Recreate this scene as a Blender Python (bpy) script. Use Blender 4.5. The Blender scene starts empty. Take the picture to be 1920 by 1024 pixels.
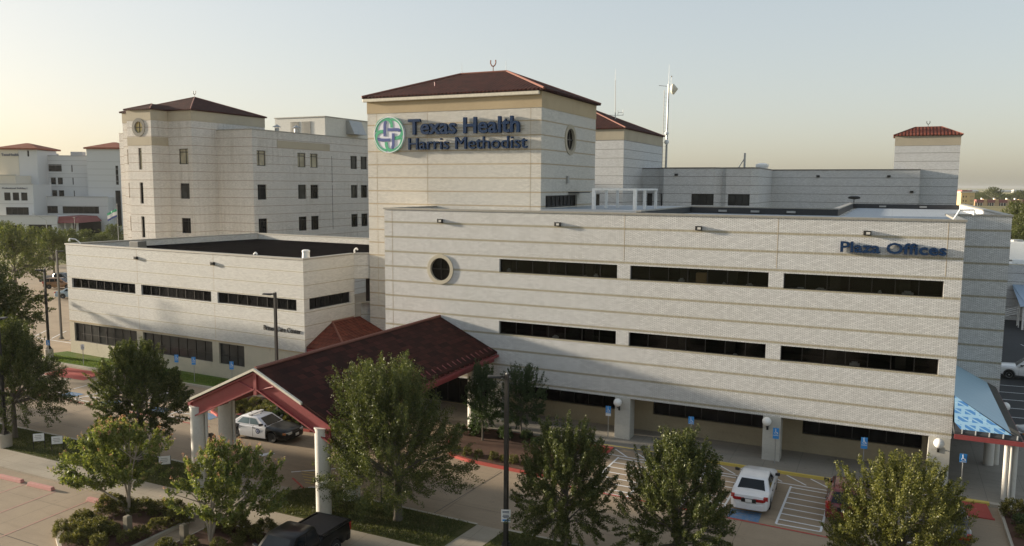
import bpy, math, random
import numpy as np
from mathutils import Vector, Matrix
PI = math.pi
R_ = math.radians
sc = bpy.context.scene
COL = sc.collection

# ------------------------------------------------------------------ camera
CAM_H = 16.4
def make_camera():
    yaw, pitch, roll = R_(-25.45), R_(6.28), R_(0.35)
    fw = Vector((math.sin(yaw) * math.cos(pitch), math.cos(yaw) * math.cos(pitch), -math.sin(pitch)))
    rt = Vector((math.cos(yaw), -math.sin(yaw), 0))
    up = rt.cross(fw)
    c, s = math.cos(roll), math.sin(roll)
    r2, u2 = c * rt + s * up, c * up - s * rt
    cd = bpy.data.cameras.new('camera')
    cd.sensor_fit = 'HORIZONTAL'; cd.sensor_width = 36.0
    cd.lens = 36.0 * 1493.0 / 1920.0
    cd.clip_start = 0.5; cd.clip_end = 20000
    o = bpy.data.objects.new('camera', cd); COL.objects.link(o)
    m = Matrix((r2, u2, -fw)).transposed().to_4x4()
    m.translation = (0, 0, CAM_H)
    o.matrix_world = m
    sc.camera = o
make_camera()

# ------------------------------------------------------------------ light
SUN_AZ = R_(262.8)      # clockwise from +Y
SUN_EL = R_(10.0)
def make_light():
    w = bpy.data.worlds.new('World'); sc.world = w; w.use_nodes = True
    nt = w.node_tree; nt.nodes.clear()
    out = nt.nodes.new('ShaderNodeOutputWorld'); bg = nt.nodes.new('ShaderNodeBackground')
    sky = nt.nodes.new('ShaderNodeTexSky'); sky.sky_type = 'NISHITA'
    sky.sun_disc = False; sky.sun_elevation = SUN_EL; sky.sun_rotation = SUN_AZ
    sky.altitude = 200; sky.air_density = 1.0; sky.dust_density = 2.7; sky.ozone_density = 1.0
    bg.inputs['Strength'].default_value = 0.15
    gm = nt.nodes.new('ShaderNodeGamma'); gm.inputs[1].default_value = 0.4      # hazy evening: the glow spreads over the whole sky
    nt.links.new(sky.outputs[0], gm.inputs[0]); nt.links.new(gm.outputs[0], bg.inputs[0]); nt.links.new(bg.outputs[0], out.inputs[0])
    ld = bpy.data.lights.new('sun', 'SUN'); ld.energy = 3.7; ld.angle = R_(2.5); ld.color = (1.0, 0.87, 0.69)
    o = bpy.data.objects.new('sun', ld); COL.objects.link(o)
    d = Vector((math.sin(SUN_AZ) * math.cos(SUN_EL), math.cos(SUN_AZ) * math.cos(SUN_EL), math.sin(SUN_EL)))
    o.rotation_euler = d.to_track_quat('Z', 'Y').to_euler()
    o.location = (-60, 0, 60)
    vs = sc.view_settings
    vs.view_transform = 'Standard'; vs.look = 'None'; vs.gamma = 1.0; vs.use_curve_mapping = False
    vs.exposure = 1.62
make_light()

# ------------------------------------------------------------------ tags and objects
def tag(o, label=None, cat=None, group=None, kind=None):
    if label: o['label'] = label
    if cat: o['category'] = cat
    if group: o['group'] = group
    if kind: o['kind'] = kind
    return o
def empty(name, loc=(0, 0, 0), rz=0.0):
    o = bpy.data.objects.new(name, None); COL.objects.link(o)
    o.location = loc; o.rotation_euler = (0, 0, rz); o.empty_display_size = 0.3
    return o
def thing(name, label, cat, loc=(0, 0, 0), rz=0.0, group=None):
    return tag(empty(name, loc, rz), label, cat, group)
def copy_tree(o, parent=None):
    c = o.copy(); COL.objects.link(c); c.parent = parent
    for ch in list(o.children):
        copy_tree(ch, c)
    return c

# ------------------------------------------------------------------ mesh builder
class MB:
    def __init__(s): s.v = []; s.f = []
    def add(s, pts): 
        i = len(s.v); s.v += [tuple(p) for p in pts]; return i
    def poly(s, pts):
        i = s.add(pts); s.f.append(tuple(range(i, i + len(pts))))
        return s
    def hexa(s, p):          # p: 4 bottom (ccw seen from above) + 4 top
        i = s.add(p)
        for q in ((3, 2, 1, 0), (4, 5, 6, 7), (0, 1, 5, 4), (1, 2, 6, 5), (2, 3, 7, 6), (3, 0, 4, 7)):
            s.f.append(tuple(i + k for k in q))
        return s
    def box(s, x0, x1, y0, y1, z0, z1):
        return s.hexa([(x0, y0, z0), (x1, y0, z0), (x1, y1, z0), (x0, y1, z0), (x0, y0, z1), (x1, y0, z1), (x1, y1, z1), (x0, y1, z1)])
    def prism(s, poly, z0, z1, cap_bottom=True):
        n = len(poly)
        i = s.add([(p[0], p[1], z0) for p in poly] + [(p[0], p[1], z1) for p in poly])
        for k in range(n):
            a, b = k, (k + 1) % n
            s.f.append((i + a, i + b, i + n + b, i + n + a))
        s.f.append(tuple(i + n + k for k in range(n)))
        if cap_bottom: s.f.append(tuple(i + k for k in reversed(range(n))))
        return s
    def tube(s, p0, p1, r0, r1=None, n=10, caps=True):
        r1 = r0 if r1 is None else r1
        p0, p1 = Vector(p0), Vector(p1); d = (p1 - p0).normalized()
        a = d.orthogonal().normalized(); b = d.cross(a)
        i = s.add([p0 + (a * math.cos(2 * PI * k / n) + b * math.sin(2 * PI * k / n)) * r0 for k in range(n)] +
                  [p1 + (a * math.cos(2 * PI * k / n) + b * math.sin(2 * PI * k / n)) * r1 for k in range(n)])
        for k in range(n):
            q = (k + 1) % n
            s.f.append((i + k, i + q, i + n + q, i + n + k))
        if caps:
            s.f.append(tuple(i + k for k in reversed(range(n)))); s.f.append(tuple(i + n + k for k in range(n)))
        return s
    def path(s, pts, rad, n=8):
        for k in range(len(pts) - 1):
            r0 = rad[k] if isinstance(rad, (list, tuple)) else rad
            r1 = rad[k + 1] if isinstance(rad, (list, tuple)) else rad
            s.tube(pts[k], pts[k + 1], r0, r1, n)
        return s
    def lathe(s, prof, c=(0, 0, 0), n=24, axis='z'):   # prof: (r, h)
        i0 = len(s.v)
        for r, h in prof:
            for k in range(n):
                a = 2 * PI * k / n
                p = (r * math.cos(a), r * math.sin(a), h)
                if axis == 'y': p = (p[0], -p[2], p[1])
                if axis == 'x': p = (p[2], p[0], p[1])
                s.v.append((p[0] + c[0], p[1] + c[1], p[2] + c[2]))
        m = len(prof)
        for j in range(m - 1):
            for k in range(n):
                q = (k + 1) % n
                s.f.append((i0 + j * n + k, i0 + j * n + q, i0 + (j + 1) * n + q, i0 + (j + 1) * n + k))
        s.f.append(tuple(i0 + k for k in reversed(range(n))))
        s.f.append(tuple(i0 + (m - 1) * n + k for k in range(n)))
        return s
    def sphere(s, c, r, n=16, m=10, sz=1.0):
        prof = [(max(1e-4, r * math.sin(PI * j / m)), -r * sz * math.cos(PI * j / m)) for j in range(m + 1)]
        return s.lathe(prof, c, n)
    # box in a facade frame: p0 origin, d direction, outward normal nrm; dep0..dep1 measured outward
    def obox(s, p0, d, nrm, u0, u1, z0, z1, o0, o1):
        def P(u, o, z): return (p0[0] + d[0] * u + nrm[0] * o, p0[1] + d[1] * u + nrm[1] * o, z)
        return s.hexa([P(u0, o1, z0), P(u1, o1, z0), P(u1, o0, z0), P(u0, o0, z0), P(u0, o1, z1), P(u1, o1, z1), P(u1, o0, z1), P(u0, o0, z1)])
    def xform(s, M, start=0):
        s.v = s.v[:start] + [tuple(M @ Vector(p)) for p in s.v[start:]]
        return s
    def build(s, name, mat, parent=None, smooth=False, bevel=0.0):
        me = bpy.data.meshes.new(name); me.from_pydata(s.v, [], s.f); me.update()
        metric_uv(me)
        if mat: me.materials.append(mat)
        if smooth:
            me.polygons.foreach_set('use_smooth', [True] * len(me.polygons))
        o = bpy.data.objects.new(name, me); COL.objects.link(o)
        if parent: o.parent = parent
        if bevel:
            b = o.modifiers.new('bevel', 'BEVEL'); b.width = bevel; b.segments = 2; b.limit_method = 'ANGLE'
        if smooth and bevel == 0:
            try:
                me.set_sharp_from_angle(angle=R_(38))
            except Exception: pass
        return o
def metric_uv(me):
    uv = me.uv_layers.new(name='UVMap')
    data = np.zeros(len(me.loops) * 2, dtype=np.float32)
    vs = me.vertices
    for p in me.polygons:
        n = p.normal
        if abs(n.z) > 0.95:
            tx, ty = (1, 0, 0), (0, 1, 0)
        else:
            l = math.hypot(n.x, n.y)
            tx = (-n.y / l, n.x / l, 0)
            ty = (n.y * tx[2] - n.z * tx[1], n.z * tx[0] - n.x * tx[2], n.x * tx[1] - n.y * tx[0])
        for li in p.loop_indices:
            c = vs[me.loops[li].vertex_index].co
            data[2 * li] = c.x * tx[0] + c.y * tx[1] + c.z * tx[2]
            data[2 * li + 1] = c.x * ty[0] + c.y * ty[1] + c.z * ty[2]
    uv.data.foreach_set('uv', data)
def np_mesh(name, verts, faces4, mat, parent=None):
    me = bpy.data.meshes.new(name)
    nv, nf = len(verts), len(faces4); k = faces4.shape[1]
    me.vertices.add(nv); me.vertices.foreach_set('co', np.asarray(verts, np.float32).ravel())
    me.loops.add(nf * k); me.loops.foreach_set('vertex_index', np.asarray(faces4, np.int32).ravel())
    me.polygons.add(nf); me.polygons.foreach_set('loop_start', np.arange(0, nf * k, k, dtype=np.int32))
    me.update(calc_edges=True)
    me.materials.append(mat)
    o = bpy.data.objects.new(name, me); COL.objects.link(o)
    if parent: o.parent = parent
    return o

# ------------------------------------------------------------------ materials
class NT:
    def __init__(s, name):
        s.m = bpy.data.materials.new(name); s.m.use_nodes = True
        s.t = s.m.node_tree; s.b = s.t.nodes['Principled BSDF']
    def n(s, typ, **kw):
        x = s.t.nodes.new('ShaderNode' + typ)
        for k, v in kw.items(): setattr(x, k, v)
        return x
    def l(s, a, b): s.t.links.new(a, b)
    def math(s, op, a, b=None, c=None):
        x = s.n('Math', operation=op)
        for i, q in enumerate((a, b, c)):
            if q is None: continue
            if isinstance(q, (int, float)): x.inputs[i].default_value = q
            else: s.l(q, x.inputs[i])
        return x.outputs[0]
    def mix(s, fac, a, b, blend='MIX'):
        x = s.n('Mix', data_type='RGBA', blend_type=blend)
        for sock, q in ((x.inputs[0], fac), (x.inputs[6], a), (x.inputs[7], b)):
            if isinstance(q, (int, float)): sock.default_value = q
            elif isinstance(q, tuple): sock.default_value = (*q, 1)
            else: s.l(q, sock)
        return x.outputs[2]
    def noise(s, vec, scale, detail=4, rough=.55):
        x = s.n('TexNoise'); x.inputs['Scale'].default_value = scale; x.inputs['Detail'].default_value = detail
        x.inputs['Roughness'].default_value = rough
        if vec is not None: s.l(vec, x.inputs['Vector'])
        return x.outputs['Fac']
    def ramp(s, fac, stops):
        x = s.n('ValToRGB'); e = x.color_ramp.elements
        while len(e) < len(stops): e.new(0.5)
        for i, (p, c) in enumerate(stops):
            e[i].position = p; e[i].color = (*c, 1) if isinstance(c, tuple) else (c, c, c, 1)
        s.l(fac, x.inputs[0]); return x.outputs[0]
    def maprange(s, v, a, b, c, d):
        x = s.n('MapRange'); s.l(v, x.inputs[0])
        for i, q in enumerate((a, b, c, d)): x.inputs[i + 1].default_value = q
        return x.outputs[0]
    def bump(s, h, strength=.3, dist=.02):
        x = s.n('Bump'); x.inputs['Strength'].default_value = strength; x.inputs['Distance'].default_value = dist
        s.l(h, x.inputs['Height']); s.l(x.outputs[0], s.b.inputs['Normal'])
    def scale(s, vec, sx, sy, sz=1, loc=(0, 0, 0)):
        x = s.n('Mapping'); x.inputs['Scale'].default_value = (sx, sy, sz); x.inputs['Location'].default_value = loc
        s.l(vec, x.inputs['Vector']); return x.outputs[0]
    def set(s, color=None, rough=None, metal=None, spec=None):
        for nm, q in (('Base Color', color), ('Roughness', rough), ('Metallic', metal), ('Specular IOR Level', spec)):
            if q is None: continue
            i = s.b.inputs[nm]
            if isinstance(q, tuple): i.default_value = (*q, 1)
            elif isinstance(q, (int, float)): i.default_value = q
            else: s.l(q, i)
        return s.m
    def uv(s): return s.n('UVMap').outputs[0]
    def pos(s): return s.n('NewGeometry').outputs['Position']
    def obj(s): return s.n('TexCoord').outputs['Object']

def plain(name, col, rough=.6, metal=0., var=.12, scale=6., spec=.5, bump=0.):
    t = NT(name); nz = t.noise(t.obj(), scale, 5)
    c = t.mix(t.maprange(nz, .3, .7, 0, 1), tuple(q * (1 - var) for q in col), tuple(min(1, q * (1 + var)) for q in col))
    if bump: t.bump(nz, bump, .01)
    return t.set(c, rough, metal, spec)

BRK = 16.0 / 15.0          # vertical pitch of the tan soldier courses
def brick(name, zband, body=(.85, .845, .83), bh=.068, bc=(.46, .42, .315), dirt=.05, wash=None):
    """white running-bond brick with tan soldier courses each BRK metres; zband = height of one of them"""
    t = NT(name); uv = t.uv(); pos = t.pos()
    z = t.n('SeparateXYZ'); t.l(pos, z.inputs[0]); Z = z.outputs[2]
    off = zband + .1
    uvs = t.scale(uv, 1, 1, 1, (0, -off, 0))
    bt = t.n('TexBrick'); bt.offset = .5
    t.l(uvs, bt.inputs['Vector'])
    for k, v in (('Scale', 1), ('Mortar Size', .010), ('Mortar Smooth', .15), ('Bias', 0), ('Brick Width', .24), ('Row Height', BRK / 16)):
        bt.inputs[k].default_value = v
    bt.inputs['Color1'].default_value = (*body, 1)
    bt.inputs['Color2'].default_value = (*[q * .80 for q in body], 1)
    bt.inputs['Mortar'].default_value = (.27, .265, .25, 1)
    # soldier course: upright bricks
    sd = t.n('TexBrick'); sd.offset = 0
    t.l(uvs, sd.inputs['Vector'])
    for k, v in (('Scale', 1), ('Mortar Size', .007), ('Mortar Smooth', .15), ('Brick Width', .075), ('Row Height', BRK)):
        sd.inputs[k].default_value = v
    sd.inputs['Color1'].default_value = (*bc, 1); sd.inputs['Color2'].default_value = (*[q * .8 for q in bc], 1)
    sd.inputs['Mortar'].default_value = (.15, .13, .09, 1)
    fr = t.math('FRACT', t.math('DIVIDE', t.math('SUBTRACT', Z, zband - bh), BRK))
    band = t.math('LESS_THAN', fr, 2 * bh / BRK)
    col = t.mix(band, bt.outputs['Color'], sd.outputs['Color'])
    big = t.noise(pos, .35, 5, .6)
    streak = t.noise(t.scale(pos, 1.6, 1.6, .05), 1.6, 5, .65); pat = t.noise(pos, .13, 3, .5)
    d = t.math('MULTIPLY', t.maprange(big, .35, .75, 0, 1), t.maprange(streak, .42, .72, 0, 1))
    col = t.mix(t.math('MULTIPLY', d, dirt * 2.2), col, (.27, .235, .18))
    col = t.mix(t.math('MULTIPLY', t.maprange(pat, .38, .66, 0, 1), .15), col, t.mix(1.0, col, (.90, .84, .73), 'MULTIPLY'))
    if wash: col = t.mix(.5, col, tuple(wash), 'MULTIPLY')
    h = t.mix(band, bt.outputs['Fac'], sd.outputs['Fac'])
    t.bump(t.math('SUBTRACT', 1.0, h), .8, .015)
    return t.set(col, .82, 0, .25)

def tiles(name, a=(.060, .018, .013), b=(.022, .008, .006), w=.34, hgt=.36, moss=(.05, .02, .014), wave=.5):
    t = NT(name); uv = t.uv()
    bt = t.n('TexBrick'); bt.offset = .5; t.l(uv, bt.inputs['Vector'])
    for k, v in (('Scale', 1), ('Mortar Size', .014), ('Mortar Smooth', .3), ('Bias', -.1), ('Brick Width', w), ('Row Height', hgt)):
        bt.inputs[k].default_value = v
    bt.inputs['Color1'].default_value = (*a, 1); bt.inputs['Color2'].default_value = (*b, 1)
    bt.inputs['Mortar'].default_value = (.012, .007, .006, 1)
    nz = t.noise(t.pos(), .9, 5, .6)
    col = t.mix(t.math('MULTIPLY', t.maprange(nz, .4, .75, 0, 1), .55), bt.outputs['Color'], moss)
    s = t.n('SeparateXYZ'); t.l(uv, s.inputs[0])
    wv = t.math('SINE', t.math('MULTIPLY', s.outputs[0], 2 * PI / w))
    rw = t.math('FRACT', t.math('DIVIDE', s.outputs[1], hgt))
    t.bump(t.math('SUBTRACT', t.math('MULTIPLY', wv, wave), rw), .7, .05)
    return t.set(col, .9, 0, .12)

def concrete(name, col, joint=0., var=.24, stain=.42, rough=.85, joff=(0, 0, 0), jw=.02, spec=.25):
    t = NT(name); pos = t.pos()
    n1 = t.noise(pos, .35, 6, .62); n2 = t.noise(pos, 9., 4, .6); n3 = t.noise(t.scale(pos, .16, 1.3, 1), .9, 5, .6)
    c = t.mix(t.maprange(n1, .3, .72, 0, 1), tuple(q * (1 - var) for q in col), tuple(q * (1 + var) for q in col))
    c = t.mix(t.math('MULTIPLY', t.maprange(n2, .35, .7, 0, 1), .3), c, tuple(q * .7 for q in col))
    c = t.mix(t.math('MULTIPLY', t.maprange(n3, .52, .78, 0, 1), stain), c, (col[0] * .45, col[1] * .43, col[2] * .42))
    n4 = t.noise(pos, 1.7, 3, .5)
    c = t.mix(t.math('MULTIPLY', t.maprange(n4, .66, .73, 0, 1), stain * .9), c, (col[0] * .4, col[1] * .38, col[2] * .36))
    if joint:
        bt = t.n('TexBrick'); bt.offset = 0; t.l(t.scale(pos, 1, 1, 1, joff), bt.inputs['Vector'])
        for k, v in (('Scale', 1), ('Mortar Size', jw), ('Mortar Smooth', .2), ('Brick Width', joint), ('Row Height', joint)):
            bt.inputs[k].default_value = v
        c = t.mix(t.math('MULTIPLY', bt.outputs['Fac'], .5), c, tuple(q * .4 for q in col))
    t.bump(n2, .25, .01)
    return t.set(c, rough, 0, spec)

def paint_worn(name, col, under, wear=.5):
    t = NT(name); pos = t.pos(); nz = t.noise(pos, 5, 6, .7)
    c = t.mix(t.maprange(nz, wear, wear + .14, 0, 1), col, under)
    return t.set(c, .75, 0, .3)

def foliage(name, a, b, trans=.35):
    t = NT(name)
    g = t.n('NewGeometry')
    col = t.ramp(g.outputs['Random Per Island'], [(0, a), (.55, tuple((x + y) / 2 for x, y in zip(a, b))), (1, b)])
    dif = t.n('BsdfDiffuse'); tr = t.n('BsdfTranslucent'); gl = t.n('BsdfGlossy'); gl.inputs['Roughness'].default_value = .45
    gl.inputs['Color'].default_value = (.35, .35, .33, 1)
    t.l(col, dif.inputs[0])
    t.l(t.mix(1.0, col, (1.25, 1.3, .7), 'MULTIPLY'), tr.inputs[0])
    m1 = t.n('MixShader'); m1.inputs[0].default_value = trans; t.l(dif.outputs[0], m1.inputs[1]); t.l(tr.outputs[0], m1.inputs[2])
    m2 = t.n('MixShader'); m2.inputs[0].default_value = .07; t.l(m1.outputs[0], m2.inputs[1]); t.l(gl.outputs[0], m2.inputs[2])
    t.l(m2.outputs[0], t.t.nodes['Material Output'].inputs[0])
    return t.m

def bark(name, col):
    t = NT(name); pos = t.pos(); nz = t.noise(t.scale(pos, 6, 6, 1.2), 2.5, 6, .7)
    t.bump(nz, .6, .03)
    return t.set(t.mix(nz, tuple(q * .5 for q in col), tuple(q * 1.4 for q in col)), .9, 0, .2)

def glass(name, col=(.008, .008, .0085), rough=.12, spec=.16, var=.6):
    t = NT(name); nz = t.noise(t.scale(t.pos(), .7, .7, .7), 1.1, 2)
    if spec < .2: nz = t.noise(t.scale(t.pos(), 1.1, 1.1, .25), 2.0, 3)
    c = t.mix(t.maprange(nz, .4, .65, 0, 1), tuple(q * (1 - var * .5) for q in col), tuple(q * (1 + var) for q in col))
    return t.set(c, rough, 0, spec)

M = {}
M['plaza'] = brick('white_brick_plaza', 13.72)
M['tower'] = brick('white_brick_tower', 13.76 + BRK * 2, (.83, .785, .70), .06, (.53, .44, .315))
M['clinic'] = brick('white_brick_clinic', 9.6, (.83, .815, .765), .045, (.52, .48, .39))
M['hospital'] = brick('white_brick_hospital', 22.12, (.84, .80, .745), .04, (.42, .34, .28), dirt=.26)
M['wing'] = brick('white_brick_wing', 17.63, (.84, .85, .85), .045, (.32, .315, .305))
M['stone'] = concrete('tan_stone', (.45, .355, .225), 0, .08, .12)
M['stone_cool'] = concrete('grey_tan_stone', (.42, .37, .28), 0, .08, .12)
M['base_stone'] = concrete('cream_block', (.50, .455, .355), 0, .1, .25)
M['coping'] = plain('coping_metal', (.30, .285, .25), .5, .2)
M['coping_dark'] = plain('coping_dark', (.14, .135, .12), .6, .1)
M['cream_trim'] = plain('cream_trim', (.62, .57, .46), .6)
M['white_metal'] = plain('white_painted_metal', (.72, .72, .70), .45)
M['dark_frame'] = plain('bronze_frame', (.022, .020, .018), .45, .4)
M['glass'] = glass('tinted_glass')
M['glass_mid'] = glass('grey_glass', (.040, .041, .039), .12, .3, .35)
M['glass_blind'] = glass('glass_over_blind', (.30, .27, .19), .2, .5, .25)
M['tile'] = tiles('dark_red_tile')
M['tile_canopy'] = tiles('flat_red_tile', (.060, .018, .013), (.018, .007, .006), .55, .40, (.036, .014, .010), 0)
M['tile_red'] = tiles('bright_red_tile', (.16, .045, .03), (.09, .028, .02), .4, .4, (.16, .06, .04))
M['tile_far'] = tiles('orange_red_tile', (.30, .10, .06), (.22, .075, .045), .6, .6, (.28, .11, .07))
M['red_steel'] = plain('red_painted_steel', (.25, .050, .050), .5, 0, .1)
M['column'] = concrete('painted_column', (.60, .575, .52), 0, .05, .12, .7)
M['ridge'] = plain('ridge_cap', (.20, .075, .05), .7)
M['soffit'] = plain('soffit', (.52, .44, .32), .8)
M['roof_black'] = concrete('black_roof', (.012, .011, .011), 0, .3, .3, 1.0, spec=0.0)
M['roof_grey'] = concrete('grey_membrane', (.34, .37, .40), 2.2, .06, .15, .5, jw=.012)
M['flash'] = plain('black_flashing', (.035, .037, .04), .7)
M['navy'] = plain('navy_sign', (.010, .032, .085), .65, 0, .1, 6, .15)
M['navy_side'] = M['navy']
M['sign_green'] = plain('sign_green', (.05, .36, .19), .45, 0, .05)
M['sign_white'] = plain('sign_white', (.68, .69, .74), .4, 0, .03)
M['sign_blue'] = plain('sign_blue', (.06, .085, .26), .4, 0, .05)
M['ada_blue'] = plain('ada_blue', (.035, .25, .62), .5, 0, .06)
M['white'] = plain('white_paint', (.75, .75, .73), .5, 0, .04)
M['black'] = plain('black_paint', (.012, .012, .013), .35, 0, .1)
M['pole'] = plain('dark_bronze_pole', (.028, .027, .025), .5, .3)
M['steel'] = plain('galvanised_steel', (.38, .38, .37), .45, .6)
M['globe'] = plain('globe_glass', (.78, .77, .74), .25, 0, .02)
M['concrete_drive'] = concrete('drive_concrete', (.315, .245, .17), 4.6, .14, .4, joff=(1.3, 2.2, 0))
M['concrete_walk'] = concrete('walk_concrete', (.36, .31, .24), 1.5, .1, .3, joff=(.4, .35, 0), jw=.014)
M['concrete_kerb'] = concrete('kerb_concrete', (.42, .38, .31), 0, .12, .3)
M['asphalt'] = concrete('asphalt', (.055, .056, .058), 0, .15, .2)
M['line_white'] = paint_worn('white_line', (.66, .66, .66), (.37, .32, .25), .60)
M['line_pink'] = paint_worn('faded_red_line', (.42, .235, .185), (.36, .30, .225), .52)
M['line_red'] = paint_worn('red_line', (.42, .075, .06), (.36, .28, .2), .58)
M['line_yellow'] = paint_worn('yellow_line', (.56, .40, .11), (.38, .32, .23), .55)
M['kerb_red'] = paint_worn('red_kerb', (.36, .07, .055), (.38, .22, .17), .62)
M['kerb_yellow'] = paint_worn('yellow_kerb', (.60, .46, .11), (.45, .38, .25), .6)
M['kerb_pink'] = paint_worn('faded_red_kerb', (.46, .22, .19), (.45, .32, .27), .55)
M['line_blue'] = paint_worn('blue_mark', (.10, .19, .32), (.28, .26, .23), .50)
M['post_concrete'] = concrete('post_concrete', (.22, .19, .14), 0, .15, .4)
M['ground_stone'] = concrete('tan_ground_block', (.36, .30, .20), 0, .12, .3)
M['walkway'] = concrete('shaded_walk', (.27, .245, .205), 1.9, .12, .4, joff=(.4, .1, 0), jw=.016)  # walk concrete made darker: the shade on it is put into the colour
M['pillar'] = concrete('pillar_block', (.49, .475, .425), 0, .1, .35)
M['mulch'] = concrete('bark_mulch', (.085, .045, .03), 0, .5, .3, .95)
def grass_base(name, a, b, c):
    t = NT(name); pos = t.pos(); n1 = t.noise(pos, .5, 6, .65); n2 = t.noise(pos, 12, 5, .7)
    col = t.ramp(n1, [(.3, a), (.55, b), (.75, c)])
    col = t.mix(t.math('MULTIPLY', t.maprange(n2, .35, .7, 0, 1), .55), col, tuple(q * .45 for q in a))
    t.bump(n2, .8, .05)
    return t.set(col, .95, 0, .1)
M['lawn'] = grass_base('lawn', (.062, .072, .022), (.085, .086, .030), (.14, .115, .055))  # dry olive grass, with the shade on the strips put into the colour
M['lawn_sunlit'] = grass_base('sunlit_lawn', (.075, .135, .022), (.12, .165, .035), (.20, .19, .06))  # clinic lawn: sunlight painted into a brighter copy of the grass
M['field'] = grass_base('field', (.20, .185, .085), (.28, .235, .12), (.14, .16, .07))
M['blade'] = foliage('shaded_grass_blade', (.050, .068, .018), (.14, .135, .05), .3)  # blades for the strips, shade included in the colour
M['blade_sunlit'] = foliage('sunlit_grass_blade', (.08, .14, .02), (.20, .24, .055), .35)  # blades for the clinic lawn, sunlight included in the colour
M['leaf_oak'] = foliage('oak_leaf', (.034, .050, .016), (.140, .148, .044), .28)
M['leaf_oak_sunlit'] = foliage('oak_leaf_sunlit', (.048, .060, .014), (.22, .21, .052), .33)  # oak leaf copy with the sun's yellow light put into its colour
M['leaf_far'] = foliage('far_leaf', (.040, .060, .018), (.14, .145, .045))
M['leaf_myrtle'] = foliage('myrtle_leaf', (.07, .105, .026), (.25, .25, .075))
M['leaf_shrub'] = foliage('shrub_leaf', (.040, .050, .014), (.20, .175, .05))
M['leaf_dark'] = foliage('dark_leaf', (.026, .048, .018), (.075, .105, .042))
M['blossom'] = foliage('blossom', (.40, .17, .15), (.58, .36, .26), .3)
M['bark'] = bark('grey_bark', (.12, .105, .085))
M['bark_pale'] = bark('pale_bark', (.30, .25, .19))
M['tyre'] = plain('tyre_rubber', (.014, .014, .014), .85)
M['rim'] = plain('wheel_rim', (.42, .42, .42), .35, .7)
M['rim_dark'] = plain('black_steel_wheel', (.03, .03, .03), .5, .4)
M['car_glass'] = glass('car_glass', (.010, .013, .015), .05, .3, .2)
M['car_glass_light'] = glass('car_glass_light', (.15, .20, .21), .08, .6, .25)
M['tail_red'] = plain('tail_lens', (.34, .012, .012), .2, 0, .05)
M['lens'] = plain('head_lens', (.62, .60, .56), .15, 0, .05)
M['amber'] = plain('amber_lens', (.45, .17, .06), .2)
def carpaint(name, col, rough=.28, coat=.7, spec=.5):
    t = NT(name); nz = t.noise(t.obj(), 2.2, 4)
    t.b.inputs['Coat Weight'].default_value = coat; t.b.inputs['Coat Roughness'].default_value = .06
    return t.set(t.mix(nz, tuple(q * .88 for q in col), tuple(min(1, q * 1.08) for q in col)), rough, 0, spec)
M['glass_gold'] = glass('glass_sky_glow', (.55, .44, .20), .2, .5, .15)  # golden sky reflection painted into the pane colour
M['p_white'] = carpaint('white_car_paint', (.74, .74, .75))
M['p_black'] = carpaint('black_car_paint', (.006, .006, .006), .3, .18, .25)
M['p_red'] = carpaint('maroon_car_paint', (.15, .012, .014))
M['p_dkred'] = carpaint('dark_car_paint', (.030, .018, .018))
M['p_grey'] = carpaint('grey_car_paint', (.10, .11, .12))
M['p_brown'] = carpaint('brown_car_paint', (.24, .13, .06))
M['p_blue'] = carpaint('pale_blue_car_paint', (.30, .38, .43))
M['vinyl'] = plain('tonneau_vinyl', (.030, .024, .021), .65, 0, .2)
def membrane(name, marks):
    t = NT(name); uv = t.uv()
    s = t.n('SeparateXYZ'); t.l(uv, s.inputs[0])
    lap = t.math('FRACT', t.math('DIVIDE', s.outputs[0] if not marks else s.outputs[1], .95))
    base = t.mix(t.math('LESS_THAN', lap, .05), (.34, .50, .60), (.46, .60, .68))
    n = t.noise(t.pos(), 1.2, 4); base = t.mix(t.math('MULTIPLY', n, .35), base, (.27, .42, .53))
    if marks:
        bt = t.n('TexBrick'); bt.offset = .5; t.l(uv, bt.inputs['Vector'])
        for k, v in (('Scale', 1), ('Mortar Size', .085), ('Mortar Smooth', .05), ('Brick Width', .66), ('Row Height', .46)):
            bt.inputs[k].default_value = v
        st = t.math('GREATER_THAN', t.math('SINE', t.math('MULTIPLY', t.math('ADD', t.math('MULTIPLY', s.outputs[0], .6), s.outputs[1]), 24.)), -.55)
        f = t.math('MULTIPLY', t.math('SUBTRACT', 1.0, bt.outputs['Fac']), st)
        base = t.mix(t.math('MULTIPLY', f, .9), t.mix(1.0, base, (.8, .9, 1.0), 'MULTIPLY'), (.04, .17, .42))
    else:
        w = t.math('FRACT', t.math('DIVIDE', s.outputs[0], .24))
        base = t.mix(t.math('MULTIPLY', t.math('LESS_THAN', w, .1), .3), base, (.3, .5, .62))
    return t.set(base, .45, 0, .4)
M['memb'] = membrane('blue_underlay', False)
M['memb_marks'] = membrane('printed_blue_underlay', True)
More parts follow.
